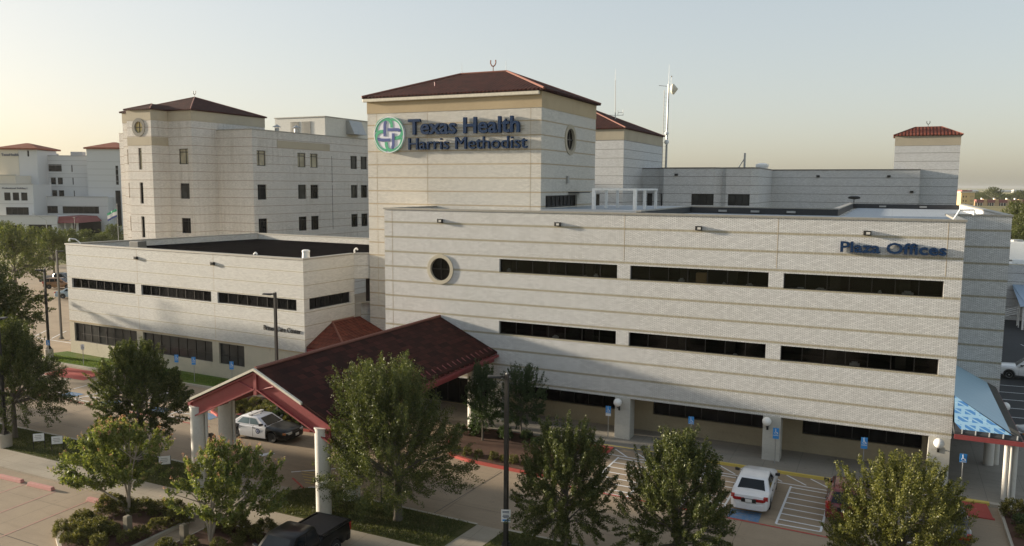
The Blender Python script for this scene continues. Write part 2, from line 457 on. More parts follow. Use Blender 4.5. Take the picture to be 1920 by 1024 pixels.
# ------------------------------------------------------------------ facade helpers
def frame_of(p0, p1):
    d = Vector((p1[0] - p0[0], p1[1] - p0[1])); L = d.length; d /= L
    return d, Vector((d.y, -d.x)), L
def wall(mb, p0, p1, z0, z1, holes=(), circles=(), rec=.2):
    d, n, L = frame_of(p0, p1)
    P = lambda u, z, o=0: (p0[0] + d.x * u + n.x * o, p0[1] + d.y * u + n.y * o, z)
    sq = [(c[0] - c[2], c[0] + c[2], c[1] - c[2], c[1] + c[2]) for c in circles]
    allh = list(holes) + sq
    us = sorted({0, L, *[h[0] for h in allh], *[h[1] for h in allh]})
    zs = sorted({z0, z1, *[h[2] for h in allh], *[h[3] for h in allh]})
    for i in range(len(us) - 1):
        for j in range(len(zs) - 1):
            um, zm = (us[i] + us[i + 1]) / 2, (zs[j] + zs[j + 1]) / 2
            if any(h[0] < um < h[1] and h[2] < zm < h[3] for h in allh): continue
            mb.poly([P(us[i], zs[j]), P(us[i + 1], zs[j]), P(us[i + 1], zs[j + 1]), P(us[i], zs[j + 1])])
    for a, b, c, e in holes:
        mb.poly([P(a, c), P(b, c), P(b, c, -rec), P(a, c, -rec)][::-1])
        mb.poly([P(a, e), P(b, e), P(b, e, -rec), P(a, e, -rec)])
        mb.poly([P(a, c), P(a, e), P(a, e, -rec), P(a, c, -rec)])
        mb.poly([P(b, c), P(b, e), P(b, e, -rec), P(b, c, -rec)][::-1])
    for cu, cz, r in circles:
        N = 48
        for k in range(N):
            a0, a1 = 2 * PI * k / N, 2 * PI * (k + 1) / N
            c0, s0, c1, s1 = math.cos(a0), math.sin(a0), math.cos(a1), math.sin(a1)
            m0, m1 = r / max(abs(c0), abs(s0)), r / max(abs(c1), abs(s1)); q = r * .985
            mb.poly([P(cu + c0 * q, cz + s0 * q), P(cu + c0 * m0, cz + s0 * m0), P(cu + c1 * m1, cz + s1 * m1), P(cu + c1 * q, cz + s1 * q)])
            mb.poly([P(cu + c0 * q, cz + s0 * q), P(cu + c1 * q, cz + s1 * q), P(cu + c1 * q, cz + s1 * q, -rec), P(cu + c0 * q, cz + s0 * q, -rec)])
def window(parent, p0, p1, u0, u1, z0, z1, nv=1, trans=(), rec=.2, gmat='glass', fw=.05, vs=None, name='window'):
    d, n, L = frame_of(p0, p1)
    f = MB(); o0, o1 = -rec - .06, -rec + .04
    f.obox(p0, d, n, u0, u1, z0, z0 + fw, o0, o1); f.obox(p0, d, n, u0, u1, z1 - fw, z1, o0, o1)
    f.obox(p0, d, n, u0, u0 + fw, z0 + fw, z1 - fw, o0, o1); f.obox(p0, d, n, u1 - fw, u1, z0 + fw, z1 - fw, o0, o1)
    for k in (vs if vs is not None else [(k + 1) / nv for k in range(nv - 1)]):
        u = u0 + (u1 - u0) * k
        f.obox(p0, d, n, u - fw / 2, u + fw / 2, z0 + fw, z1 - fw, o0 + .003, o1 - .004)
    for t in trans:
        z = z0 + (z1 - z0) * t
        f.obox(p0, d, n, u0 + fw, u1 - fw, z - fw / 2, z + fw / 2, o0 + .006, o1 - .012)
    fo = f.build(name, M['dark_frame'], parent)
    g = MB(); g.obox(p0, d, n, u0 + .01, u1 - .01, z0 + .01, z1 - .01, -rec - .03, -rec - .01)
    g.build('pane', M[gmat], fo)
    return fo
def round_window(parent, p0, p1, cu, cz, r, ringw, ringmat, gmat='glass', rec=.2, cross=True):
    d, n, L = frame_of(p0, p1)
    P = lambda a, q, o: (p0[0] + d.x * (cu + math.cos(a) * q) + n.x * o, p0[1] + d.y * (cu + math.cos(a) * q) + n.y * o, cz + math.sin(a) * q)
    N = 48; ring = MB()
    for k in range(N):
        a0, a1 = 2 * PI * k / N, 2 * PI * (k + 1) / N
        for (ra, oa), (rb, ob) in (((r - .03, .07), (r + ringw, .07)), ((r + ringw, .07), (r + ringw, -.01)), ((r - .03, -rec), (r - .03, .07))):
            ring.poly([P(a0, ra, oa), P(a0, rb, ob), P(a1, rb, ob), P(a1, ra, oa)])
    ro = ring.build('round_window', M[ringmat], parent)
    g = MB(); g.poly([P(2 * PI * k / N, r, -rec + .04) for k in range(N)]); g.build('pane', M[gmat], ro)
    if cross:
        c = MB(); q = r - .03
        c.obox(p0, d, n, cu - .035, cu + .035, cz - q, cz + q, -rec + .05, -rec + .10)
        c.obox(p0, d, n, cu - q, cu - .036, cz - .035, cz + .035, -rec + .05, -rec + .097)
        c.obox(p0, d, n, cu + .036, cu + q, cz - .035, cz + .035, -rec + .05, -rec + .097)
        c.build('glazing_bar', M['dark_frame'], ro)
    return ro
def coping(mb, p0, p1, z, th=.12, over=.06, width=.42, e0=0., e1=0.):
    d, n, L = frame_of(p0, p1)
    mb.obox(p0, d, n, -e0, L + e1, z - th, z, -width, over)
def joint(mb, p0, p1, us, z0, z1):
    d, n, L = frame_of(p0, p1)
    for u in us:
        q = MB(); q.obox(p0, d, n, u - .014, u + .014, z0, z1, -.02, .004); q.build('control_joint', M['stone'], mb)
def hip(mb, x0, x1, y0, y1, ze, rx0, rx1, ry0, ry1, zr, over=.35, th=.16):
    """hip roof over a box: ridge rectangle (rx0..rx1, ry0..ry1) at zr; returns the hip lines"""
    X0, X1, Y0, Y1 = x0 - over, x1 + over, y0 - over, y1 + over
    e = [(X0, Y0), (X1, Y0), (X1, Y1), (X0, Y1)]
    r = [(rx0, ry0), (rx1, ry0), (rx1, ry1), (rx0, ry1)]
    E = [(a, b, ze) for a, b in e]; T = [(a, b, zr) for a, b in r]; B = [(a, b, ze - th) for a, b in e]
    for k in range(4):
        q = (k + 1) % 4
        top = [E[k], E[q], T[q]] + ([T[k]] if (Vector(T[k]) - Vector(T[q])).length > 1e-4 else [])
        mb.poly(top)
        mb.poly([B[k], B[q], E[q], E[k]])
    mb.poly(B[::-1])
    return [(E[k], T[k]) for k in range(4)] + [(T[0], T[1])]
def ridge_tubes(parent, lines, rad=.09, mat='ridge'):
    mb = MB()
    for a, b in lines:
        if (Vector(a) - Vector(b)).length > .05: mb.tube(a, b, rad, rad, 6)
    return mb.build('ridge_cap', M[mat], parent)
def text_mesh(body, size, depth, bold=0., width=None, spacing=1.0):
    c = bpy.data.curves.new('lettering', 'FONT'); c.body = body; c.size = size; c.extrude = depth / 2; c.offset = bold
    c.resolution_u = 3; c.space_character = spacing
    o = bpy.data.objects.new('lettering', c); COL.objects.link(o)
    dg = bpy.context.evaluated_depsgraph_get()
    me = bpy.data.meshes.new_from_object(o.evaluated_get(dg))
    bpy.data.objects.remove(o); bpy.data.curves.remove(c)
    xs = [v.co.x for v in me.vertices]; x0, x1 = min(xs), max(xs)
    k = (width / (x1 - x0)) if width else 1.0
    for v in me.vertices: v.co.x = (v.co.x - x0) * k
    return me
def lettering(parent, body, p0, d, nrm, u0, z0, cap, width, depth, mat, bold, off=.02, name='lettering'):
    """text standing proud of a facade; cap = height of capitals"""
    me = text_mesh(body, cap / .729, depth, bold, width)
    for v in me.vertices:
        x, y, z = v.co
        o = off + depth / 2 + z
        v.co = (p0[0] + d[0] * (u0 + x) + nrm[0] * o, p0[1] + d[1] * (u0 + x) + nrm[1] * o, z0 + y)
    # one part per word
    iv = sorted((min(me.vertices[i].co.x * d[0] + me.vertices[i].co.y * d[1] for i in p.vertices), max(me.vertices[i].co.x * d[0] + me.vertices[i].co.y * d[1] for i in p.vertices)) for p in me.polygons)
    gaps, end = [], iv[0][1]
    for lo, hi in iv[1:]:
        if lo > end: gaps.append((lo - end, (lo + end) / 2))
        end = max(end, hi)
    nw = len(body.split()) - 1
    cuts = sorted(c for g, c in sorted(gaps)[len(gaps) - nw:]) if nw else []
    out = None
    for k in range(nw + 1):
        lo = cuts[k - 1] if k else -1e9; hi = cuts[k] if k < nw else 1e9
        fs = [tuple(p.vertices) for p in me.polygons if lo < sum(me.vertices[i].co.x * d[0] + me.vertices[i].co.y * d[1] for i in p.vertices) / len(p.vertices) < hi]
        use = sorted({i for f in fs for i in f}); mp = {i: j for j, i in enumerate(use)}
        w = MB(); w.v = [tuple(me.vertices[i].co) for i in use]; w.f = [tuple(mp[i] for i in f) for f in fs]
        out = w.build(name, M[mat], parent)
    bpy.data.meshes.remove(me)
    return out

# ------------------------------------------------------------------ office building in front
PX0, PX1, PY = -33.27, 3.54, 48.29
ZC = 14.74
def office_building():
    b = thing('office_building', 'long white brick office block with three rows of dark strip windows and an overhanging front', 'building', (0, 0, 0))
    w = MB(); A, B = (PX0, PY), (PX1, PY)
    strips = [(-23.94, -15.58), (-14.73, -6.34), (-5.50, 2.70)]
    rows = [(10.52, 11.43), (6.26, 7.165)]
    holes = [(s[0] - PX0, s[1] - PX0, r[0], r[1]) for s in strips for r in rows]
    cu = -28.57 - PX0
    wall(w, A, B, 2.85, ZC - .06, holes, [(cu, 10.49, .83)])
    W2 = (PX1, 59.0); E2 = (6.85, 59.0)
    wall(w, B, W2, 2.85, ZC - .06); wall(w, W2, E2, 0, ZC - .06); wall(w, E2, (6.85, 98.0), 0, ZC - .06)
    wall(w, (PX0, 55.0), A, 0, ZC - .06)
    # inner parapet faces
    wall(w, (PX1 - .4, PY + .4), (PX0 + .4, PY + .4), 14.05, ZC - .12); wall(w, (6.45, 98.0), (6.45, 59.4), 14.05, ZC - .12)
    wall(w, (PX0 + .4, PY + .4), (PX0 + .4, 55.0), 14.05, ZC - .12)
    w.build('wall', M['plaza'], b)
    for i, h in enumerate(holes):
        window(b, A, B, *h, nv=7, fw=.04, rec=.22, gmat='clear_tint')
    round_window(b, A, B, cu, 10.49, .83, .22, 'base_stone')
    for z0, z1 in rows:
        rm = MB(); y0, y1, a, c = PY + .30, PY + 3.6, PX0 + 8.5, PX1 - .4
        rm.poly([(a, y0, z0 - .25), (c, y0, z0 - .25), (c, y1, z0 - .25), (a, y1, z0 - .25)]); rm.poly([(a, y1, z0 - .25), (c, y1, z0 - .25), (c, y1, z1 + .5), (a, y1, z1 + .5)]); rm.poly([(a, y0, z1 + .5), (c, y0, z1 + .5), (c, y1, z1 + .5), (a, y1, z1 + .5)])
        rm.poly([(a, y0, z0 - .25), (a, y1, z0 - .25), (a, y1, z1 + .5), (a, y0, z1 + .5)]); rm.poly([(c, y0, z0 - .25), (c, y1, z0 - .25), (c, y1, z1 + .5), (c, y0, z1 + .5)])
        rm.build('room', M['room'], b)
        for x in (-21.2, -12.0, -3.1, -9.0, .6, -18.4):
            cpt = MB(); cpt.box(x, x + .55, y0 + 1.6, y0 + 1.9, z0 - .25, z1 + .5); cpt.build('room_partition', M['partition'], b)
    s = MB(); s.poly([(PX0, PY, 2.85), (PX0, 50.75, 2.85), (PX1, 50.75, 2.85), (PX1, PY, 2.85)])
    s.build('soffit', M['soffit'], b)
    # ground floor set back under the overhang
    g = MB(); G0, G1 = (PX0, 50.75), (PX1, 50.75)
    gw = [(-23.6, -16.2), (-13.7, -6.3), (-4.3, 2.25)]
    gh = [(a - PX0, c - PX0, 1.3, 2.72) for a, c in gw]
    door = (-31.6 - PX0, -25.4 - PX0, .18, 2.78)
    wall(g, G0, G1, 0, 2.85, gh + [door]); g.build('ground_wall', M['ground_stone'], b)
    for i, h in enumerate(gh): window(b, G0, G1, *h, nv=7, fw=.05)
    window(b, G0, G1, *door, nv=6, trans=(.8,), fw=.06, name='entrance_door')
    for x in (-24.75, -15.55, -6.32, 2.46):
        p = MB(); x1 = x + (1.02 if x < 2 else 1.06)
        for z0, z1 in ((.0, 1.08), (1.095, 2.1), (2.115, 2.85)): p.box(x, x1, PY + .004, PY + 1.0, z0, z1)
        p.box(x + .012, x1 - .012, PY + .02, PY + .99, 1.0, 2.2)
        p.build('pillar', M['pillar'], b, bevel=.01)
    c = MB(); coping(c, A, B, ZC, e0=.06, e1=.06); coping(c, (PX1 + .06, 59.0), E2, ZC + .002, e1=.06)
    coping(c, (6.85, 59.42), (6.85, 98.0), ZC + .002); coping(c, (PX0, 55.0), (PX0, PY + .42), ZC)
    coping(c, (PX1 + .002, PY + .42), (PX1 + .002, 59.42), ZC - .003, over=.02)
    c.build('coping', M['coping'], b)
    r = MB(); r.poly([(PX0 + .4, PY + .4, 14.1), (PX1 - .4, PY + .4, 14.1), (PX1 - .4, 59.4, 14.1), (6.45, 59.4, 14.1), (6.45, 98, 14.1), (-3.6, 98, 14.1), (-3.6, 70, 14.1), (-23.8, 70, 14.1), (-23.8, 55, 14.1), (PX0 + .4, 55, 14.1)])
    r.build('roof', M['roof_grey'], b)
    # raised kerb walls on the roof behind
    k = MB(); k.box(-16.0, -4.0, 70.0, 70.35, 14.05, 14.60); k.box(-4.35, -4.0, 70.352, 98.0, 14.05, 14.60); k.box(-3.998, 6.44, 97.9, 98.3, 14.05, 14.58)
    k.box(-16.3, -16.001, 54.6, 70.35, 14.05, 14.60)
    k.build('roof_upstand', M['flash'], b)
    k = MB(); k.box(-16.05, -3.95, 69.95, 70.4, 14.603, 14.69); k.box(-4.4, -3.95, 70.402, 98.0, 14.603, 14.69); k.box(-16.35, -15.95, 54.55, 69.948, 14.603, 14.69)
    k.build('upstand_coping', M['coping'], b)
    t = MB(); t.box(-23.8, -16.31, 55.0, 70.0, 14.11, 14.66); t.build('terrace', M['roof_grey'], b)
    joint(b, A, B, [x - PX0 for x in (-32.6, -15.15, -5.92, 2.75)], 11.7, ZC - .125); joint(b, A, B, [.68], 3.0, 11.68)
    for x, y in ((-10.5, 69.93), (-13.2, 69.93), (-7.6, 69.93), (-1.0, 97.8), (3.0, 97.8)):
        dr = MB(); dr.box(x - .35, x + .35, y - .12, y - .002, 14.25, 14.42); dr.build('roof_scupper', M['steel'], b)
    return b
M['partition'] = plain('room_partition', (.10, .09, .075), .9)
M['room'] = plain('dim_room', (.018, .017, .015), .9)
def clear_tint():
    t = NT('clear_tinted_glass'); nt = t.t
    a = t.n('BsdfTransparent'); a.inputs[0].default_value = (.66, .66, .65, 1); g = t.n('BsdfGlossy'); g.inputs['Roughness'].default_value = .04; g.inputs['Color'].default_value = (.6, .62, .64, 1)
    f = t.n('Fresnel'); f.inputs[0].default_value = 1.35; m = t.n('MixShader'); t.l(f.outputs[0], m.inputs[0]); t.l(a.outputs[0], m.inputs[1]); t.l(g.outputs[0], m.inputs[2])
    t.l(m.outputs[0], nt.nodes['Material Output'].inputs[0]); return t.m
M['clear_tint'] = clear_tint()
office_building()
def sill_items():
    r = random.Random(8); first = None
    for z, xs in ((10.45, (-23.5, -20.9, -19.0, -18.0, -17.2, -13.0, -11.6, -10.9, -9.0, -8.6, -7.5, -5.2, -4.6, -3.5, -2.9, -1.4, -.4, 1.0, 1.5, 2.2)), (6.19, (-20.0, -12.9, -8.2, -1.5, .8))):
        for x in xs:
            w, h, d = r.uniform(.08, .3), r.uniform(.12, .42), r.uniform(.08, .2)
            m = MB(); m.box(-w, w, -d, d, 0, h); m.box(-w * .6, w * .6, -d * .6, d * .6, h, h * 1.25)
            o = m.build('sill_item', M['white'], None, bevel=.01); o.location = (x, PY + .62, z - .2 + .006)
            up = z > 9
            tag(o, 'small pale item standing behind the glass of the %s strip windows' % ('upper' if up else 'middle-floor'), 'sill item', 'pale items behind the %s strip windows' % ('upper' if up else 'middle-floor'))
    m = MB(); m.box(-.32, .32, -.25, .25, 0, .85); m.box(-.30, .30, -.24, .24, .853, .87); o = m.build('cardboard_box', M['amber_box'], None, bevel=.01); o.location = (-10.35, PY + .62, 10.28); tag(o, 'tan box behind the glass of the middle upper strip window', 'box')
    tb = MB()
M['amber_box'] = plain('cardboard', (.62, .42, .20), .8)
sill_items()

def wall_light(x, y, z, label, nrm=(0, -1), lit=False):
    t = thing('wall_light', label, 'wall light', (x, y, z), 0, 'dark box lights high on the brick walls')
    a = MB(); a.box(-.20, .20, -.20, -.002, -.13, .13); a.build('housing', M['pole'], t, bevel=.015)
    l = MB(); l.box(-.05, .15, -.215, -.203, -.07, .06); l.build('lens', M['lens'] if lit else M['glass_mid'], t)
    if nrm[0] or nrm[1] > -1: t.rotation_euler.z = math.atan2(nrm[0], -nrm[1])
    return t
for x, s in ((-28.54, 'dark box light on the long white block, above its round window'), (-19.67, 'dark box light on the long white block, second from its left end'),
             (-10.49, 'dark box light on the long white block, above the middle strip window'), (-1.19, 'dark box light on the long white block, just above the word Plaza')):
    wall_light(x, PY, 13.9, s, lit=True)
def globe_light(x, y, label, z=2.55, nrm=(0, -1)):
    t = thing('globe_light', label, 'globe light', (x, y, z), 0, 'white globe lights on the pillars')
    a = MB(); a.path([(0, -.004, -.32), (0, -.10, -.34), (0, -.34, -.30), (0, -.36, -.20)], .03, 8); a.box(-.06, .06, -.03, -.003, -.55, -.2); a.build('bracket', M['pole'], t)
    g = MB(); g.sphere((0, -.36, .06), .27, 24, 14); g.build('globe', M['globe'], t, smooth=True)
    return t
globe_light(-15.25, PY, 'white globe light on the first free-standing stone pillar, right of the planting bed')
globe_light(-6.05, PY, 'white globe light on the middle stone pillar, above the white sedan')
globe_light(2.95, PY, 'white globe light on the stone pillar at the right corner of the long block')

# ------------------------------------------------------------------ sign tower
TX0, TX1, TY0, TY1 = -39.45, -23.83, 55.0, 66.95
def sign_tower():
    b = thing('sign_tower', 'tall cream brick tower with a red tile hip roof carrying the big blue sign', 'tower', (0, 0, 0))
    w = MB(); A, B, C, D = (TX0, TY0), (TX1, TY0), (TX1, TY1), (TX0, TY1)
    cu = 60.9 - TY0
    win = (.92, 7.65, 14.72, 15.64)
    wall(w, A, B, 0, 22.17); wall(w, B, C, 13.9, 22.17, [win], [(cu, 20.1, .92)]); wall(w, C, D, 0, 22.17); wall(w, D, A, 0, 22.17)
    w.build('wall', M['tower'], b)
    s = MB(); z0, z1 = 22.17, 23.36
    s.box(TX0 - .03, TX1 + .03, TY0 - .03, TY1 + .03, z0, z1); s.build('stone_frieze', M['stone'], b)
    round_window(b, B, C, cu, 20.1, .92, .3, 'stone_cool')
    window(b, B, C, *win, nv=8, fw=.07)
    aw = MB(); aw.box(TX1 + .002, TX1 + .9, 60.6, 63.3, 15.82, 15.90); aw.build('door_hood', M['pole'], b)
    t = MB(); lines = hip(t, TX0, TX1, TY0, TY1, 23.52, -34.0, -29.6, 61.0, 61.0, 25.85, .32, .14)
    t.build('roof', M['tile'], b)
    ridge_tubes(b, lines, .10)
    g = MB(); g.box(TX0 - .28, TX1 - .1, TY0 - .30, TY0 - .04, 23.10, 23.37); g.build('gutter', M['cream_trim'], b, bevel=.04)
    joint(b, A, B, [.9, 5.75, 14.75], 6.0, 22.16)
    v = MB(); v.tube((-34.3, 57.2, 24.1), (-34.3, 57.2, 24.75), .05); v.build('roof_vent', M['red_steel'], b)
    v = MB(); v.box(TX1 + .002, TX1 + .16, 60.1, 60.4, 16.6, 17.2); v.build('wall_box', M['steel'], b)
    return b
sign_tower()

def wall_sign():
    t = thing('wall_sign', 'big dark blue lettering with a round green and white emblem high on the cream tower', 'sign', (-30.2, TY0, 20.4))
    O = (30.2 - 0, 0)
    p0 = (-30.2 + 30.2, 0); d = (1, 0); n = (0, -1)
    X = lambda x: x + 30.2
    lettering(t, 'Texas Health', p0, d, n, X(-35.36), 20.41 - 20.4, 1.24, 9.84, .24, 'navy', .034, .05)
    lettering(t, 'Harris Methodist', p0, d, n, X(-35.34), 19.20 - 20.4, .98, 10.45, .24, 'navy', 0.0, .05)
    for z in (20.85, 20.62, 19.62, 19.40):
        r = MB(); r.box(X(-35.3), X(-25.2), -.05, -.005, z - 20.4 - .03, z - 20.4 + .03); r.build('raceway', M['stone_cool'], t)
    cx, cz, rad = X(-37.14), 20.41 - 20.4, 1.43
    e = MB(); N = 56
    e.v = []; 
    e.prism([(cx + rad * math.cos(2 * PI * k / N), cz + rad * math.sin(2 * PI * k / N)) for k in range(N)], .05, .30)
    e.v = [(x, -z, y) for x, y, z in e.v]
    disc = e.build('emblem', M['sign_white'], t)
    def stroke(mb, pts, w, z0, z1):
        # smooth polyline ribbon
        P = []
        for i in range(len(pts) - 1):
            a = pts[max(0, i - 1)]; b = pts[i]; c = pts[i + 1]; dd = pts[min(len(pts) - 1, i + 2)]
            for k in range(5):
                s = k / 5
                P.append(tuple(.5 * ((2 * b[q]) + (-a[q] + c[q]) * s + (2 * a[q] - 5 * b[q] + 4 * c[q] - dd[q]) * s * s + (-a[q] + 3 * b[q] - 3 * c[q] + dd[q]) * s ** 3) for q in (0, 1)))
        P.append(pts[-1])
        L, Rr = [], []
        for i in range(len(P)):
            a, c = P[max(0, i - 1)], P[min(len(P) - 1, i + 1)]
            dx, dy = c[0] - a[0], c[1] - a[1]; l = math.hypot(dx, dy)
            L.append((P[i][0] - dy / l * w / 2, P[i][1] + dx / l * w / 2)); Rr.append((P[i][0] + dy / l * w / 2, P[i][1] - dx / l * w / 2))
        for i in range(len(P) - 1):
            q = [L[i], Rr[i], Rr[i + 1], L[i + 1]]
            mb.hexa([(cx + x * rad, -z0, cz + y * rad) for x, y in q] + [(cx + x * rad, -z1, cz + y * rad) for x, y in q])
    rot = lambda pts, k: pts if k == 0 else rot([(y, -x) for x, y in pts], k - 1)
    g1 = [(-.88, .17), (-.85, .42), (-.70, .68), (-.45, .84), (-.18, .89), (.03, .83), (.15, .68), (.19, .52), (.19, .40)]
    b1 = [(-.16, .72), (-.23, .70), (-.28, .58), (-.285, .35), (-.285, -.08)]
    gr = MB(); bl = MB(); z = .302
    for k in range(4):
        gr = MB(); bl = MB(); stroke(gr, rot(g1, k), .19, z, z + .02 + .002 * k); stroke(bl, rot(b1, k), .165, z, z + .034 + .002 * k)
        gr.build('green_loop', M['sign_green'], disc); bl.build('blue_bar', M['sign_blue'], disc)
    rm = MB()
    for k in range(N):
        a0, a1 = 2 * PI * k / N, 2 * PI * (k + 1) / N
        q = lambda a, r_: (cx + r_ * math.cos(a), cz + r_ * math.sin(a))
        pts = [q(a0, rad - .05), q(a0, rad + .015), q(a1, rad + .015), q(a1, rad - .05)]
        rm.hexa([(x, -.29, y) for x, y in pts] + [(x, -.335, y) for x, y in pts])
    rm.build('rim', M['sign_white'], disc)
wall_sign()
def plaza_sign():
    t = thing('wall_sign', 'dark blue Plaza Offices lettering near the right end of the long white block', 'sign', (0, PY, 12.8))
    lettering(t, 'Plaza Offices', (0, 0), (1, 0), (0, -1), -2.53, .02, .60, 5.26, .16, 'navy', .02, .04)
plaza_sign()

# ------------------------------------------------------------------ clinic (left, rotated three degrees)
CA = R_(-3.05)
CL = (-70.9, 50.0); CC = (CL[0] + 30.0 * math.cos(CA), CL[1] + 30.0 * math.sin(CA))
CE = (CC[0] + 6.05 * math.cos(CA + PI / 2), CC[1] + 6.05 * math.sin(CA + PI / 2))
def clinic():
    b = thing('clinic_building', 'two-storey white brick clinic with dark window bands and a flat black roof', 'building', (0, 0, 0))
    Z = 10.67; w = MB()
    BK = (-67.2, 71.6); BR = (-50.8, 70.7)
    up = [(.72, 9.93), (10.74, 19.67), (20.42, 29.22)]
    lo = [(.70, 9.85), (10.68, 19.6), (20.38, 23.35)]
    holes = [(a, c, 6.48, 7.40) for a, c in up] + [(a, c, 1.32, 3.10) for a, c in lo]
    wall(w, CL, CC, 3.28, Z - .05, [h for h in holes if h[2] > 3])
    sideh = (.6, 5.54, 6.56, 7.48)
    wall(w, CC, CE, 3.28, Z - .05, [sideh])
    F = (TX0, 55.23); wall(w, CE, F, 8.5, Z - .05); wall(w, (CE[0], CE[1] + .9), (TX0, 56.1), 3.28, 6.4)
    wall(w, BK, CL, 0, Z - .05)
    # inner parapets
    d, n, L = frame_of(CL, CC)
    I = lambda p, a, c: (p[0] + d.x * a - n.x * c, p[1] + d.y * a - n.y * c)
    wall(w, I(CC, -.4, .4), I(CL, .4, .4), 9.9, Z - .1)
    wall(w, (BK[0] + .4, BK[1] - .4), (BR[0], BR[1] - .4), 9.9, Z - .1); wall(w, I(CL, .4, .4), (BK[0] + .4, BK[1] - .4), 9.9, Z - .1)
    wall(w, (BR[0], BR[1] - .4), (TX0, 70.0), 9.9, Z - .1)
    w.build('wall', M['clinic'], b)
    g = MB(); wall(g, CL, CC, 0, 3.28, [h for h in holes if h[2] < 3]); wall(g, CC, CE, 0, 3.28); g.build('ground_wall', M['base_stone'], b)
    for i, h in enumerate(holes):
        lower = h[2] < 3
        nv = 3 if (lower and h[1] - h[0] < 4) else 8
        window(b, CL, CC, *h, nv=nv, trans=(.42,) if lower else (), gmat='glass_mid' if lower else 'glass', fw=.06)
    window(b, CC, CE, *sideh, nv=5, fw=.05)
    c = MB(); coping(c, CL, CC, Z, e0=.06, e1=.06); coping(c, CC, CE, Z - .002, e0=-.43, e1=0); coping(c, CE, F, Z - .004, e1=-.02)
    coping(c, BK, CL, Z - .002, e0=.0, e1=-.43); coping(c, (BK[0] - .06, BK[1]), (BR[0], BR[1]), Z, width=.42, over=0.42)
    coping(c, BR, (TX0, 70.2), Z, over=.42)
    c.build('coping', M['coping'], b)
    r = MB(); r.poly([(*I(CL, .4, .4), 10.0), (*I(CC, -.4, .4), 10.0), (CE[0] - .4, CE[1] + .4, 10.0), (TX0, 55.7, 10.0), (TX0, 70, 10.0), (BR[0], BR[1] - .4, 10.0), (BK[0] + .4, BK[1] - .4, 10.0)])
    r.build('roof', M['roof_black'], b)
    s = MB(); s.poly([(CE[0], CE[1], 8.5), (CE[0], CE[1] + .9, 8.5), (TX0, 56.1, 8.5), (TX0, 55.23, 8.5)]); s.poly([(CE[0], CE[1], 6.4), (TX0, 55.23, 6.4), (TX0, 56.1, 6.4), (CE[0], CE[1] + .9, 6.4)])
    s.build('bridge_recess', M['soffit'], b)
    wall(s2 := MB(), (CE[0], CE[1] + 1.6), (TX0, 56.9), 6.4, 8.5); s2.build('bridge_window', M['glass_mid'], b)
    joint(b, CL, CC, [10.3, 20.05], 7.5, Z - .13); joint(b, CL, CC, [10.3, 20.05], 3.3, 6.4)
    b3 = MB(); b3.obox(CL, d, n, 0, 30.0, 3.2, 3.285, -.02, .05); b3.build('string_course', M['stone'], b)
    t = thing('wall_sign', 'small black Breast Care Center lettering near the right corner of the clinic front', 'sign', (CL[0], CL[1], 4.7))
    lettering(t, 'Breast Care Center', (0, 0), d, n, 25.68, .03, .40, 3.95, .05, 'black', .0, .02)
    for u, s in ((10.31, 'dark box light on the clinic wall, the left one below its roof edge'), (20.06, 'dark box light on the clinic wall, the right one below its roof edge')):
        wall_light(CL[0] + d.x * u, CL[1] + d.y * u, 9.78, s, (n.x, n.y))
    globe_light(CL[0] + d.x * 28.55, CL[1] + d.y * 28.55, 'white globe light on the clinic corner, just above the canopy ridge', 2.5, (n.x, n.y)).rotation_euler.z = CA
clinic()
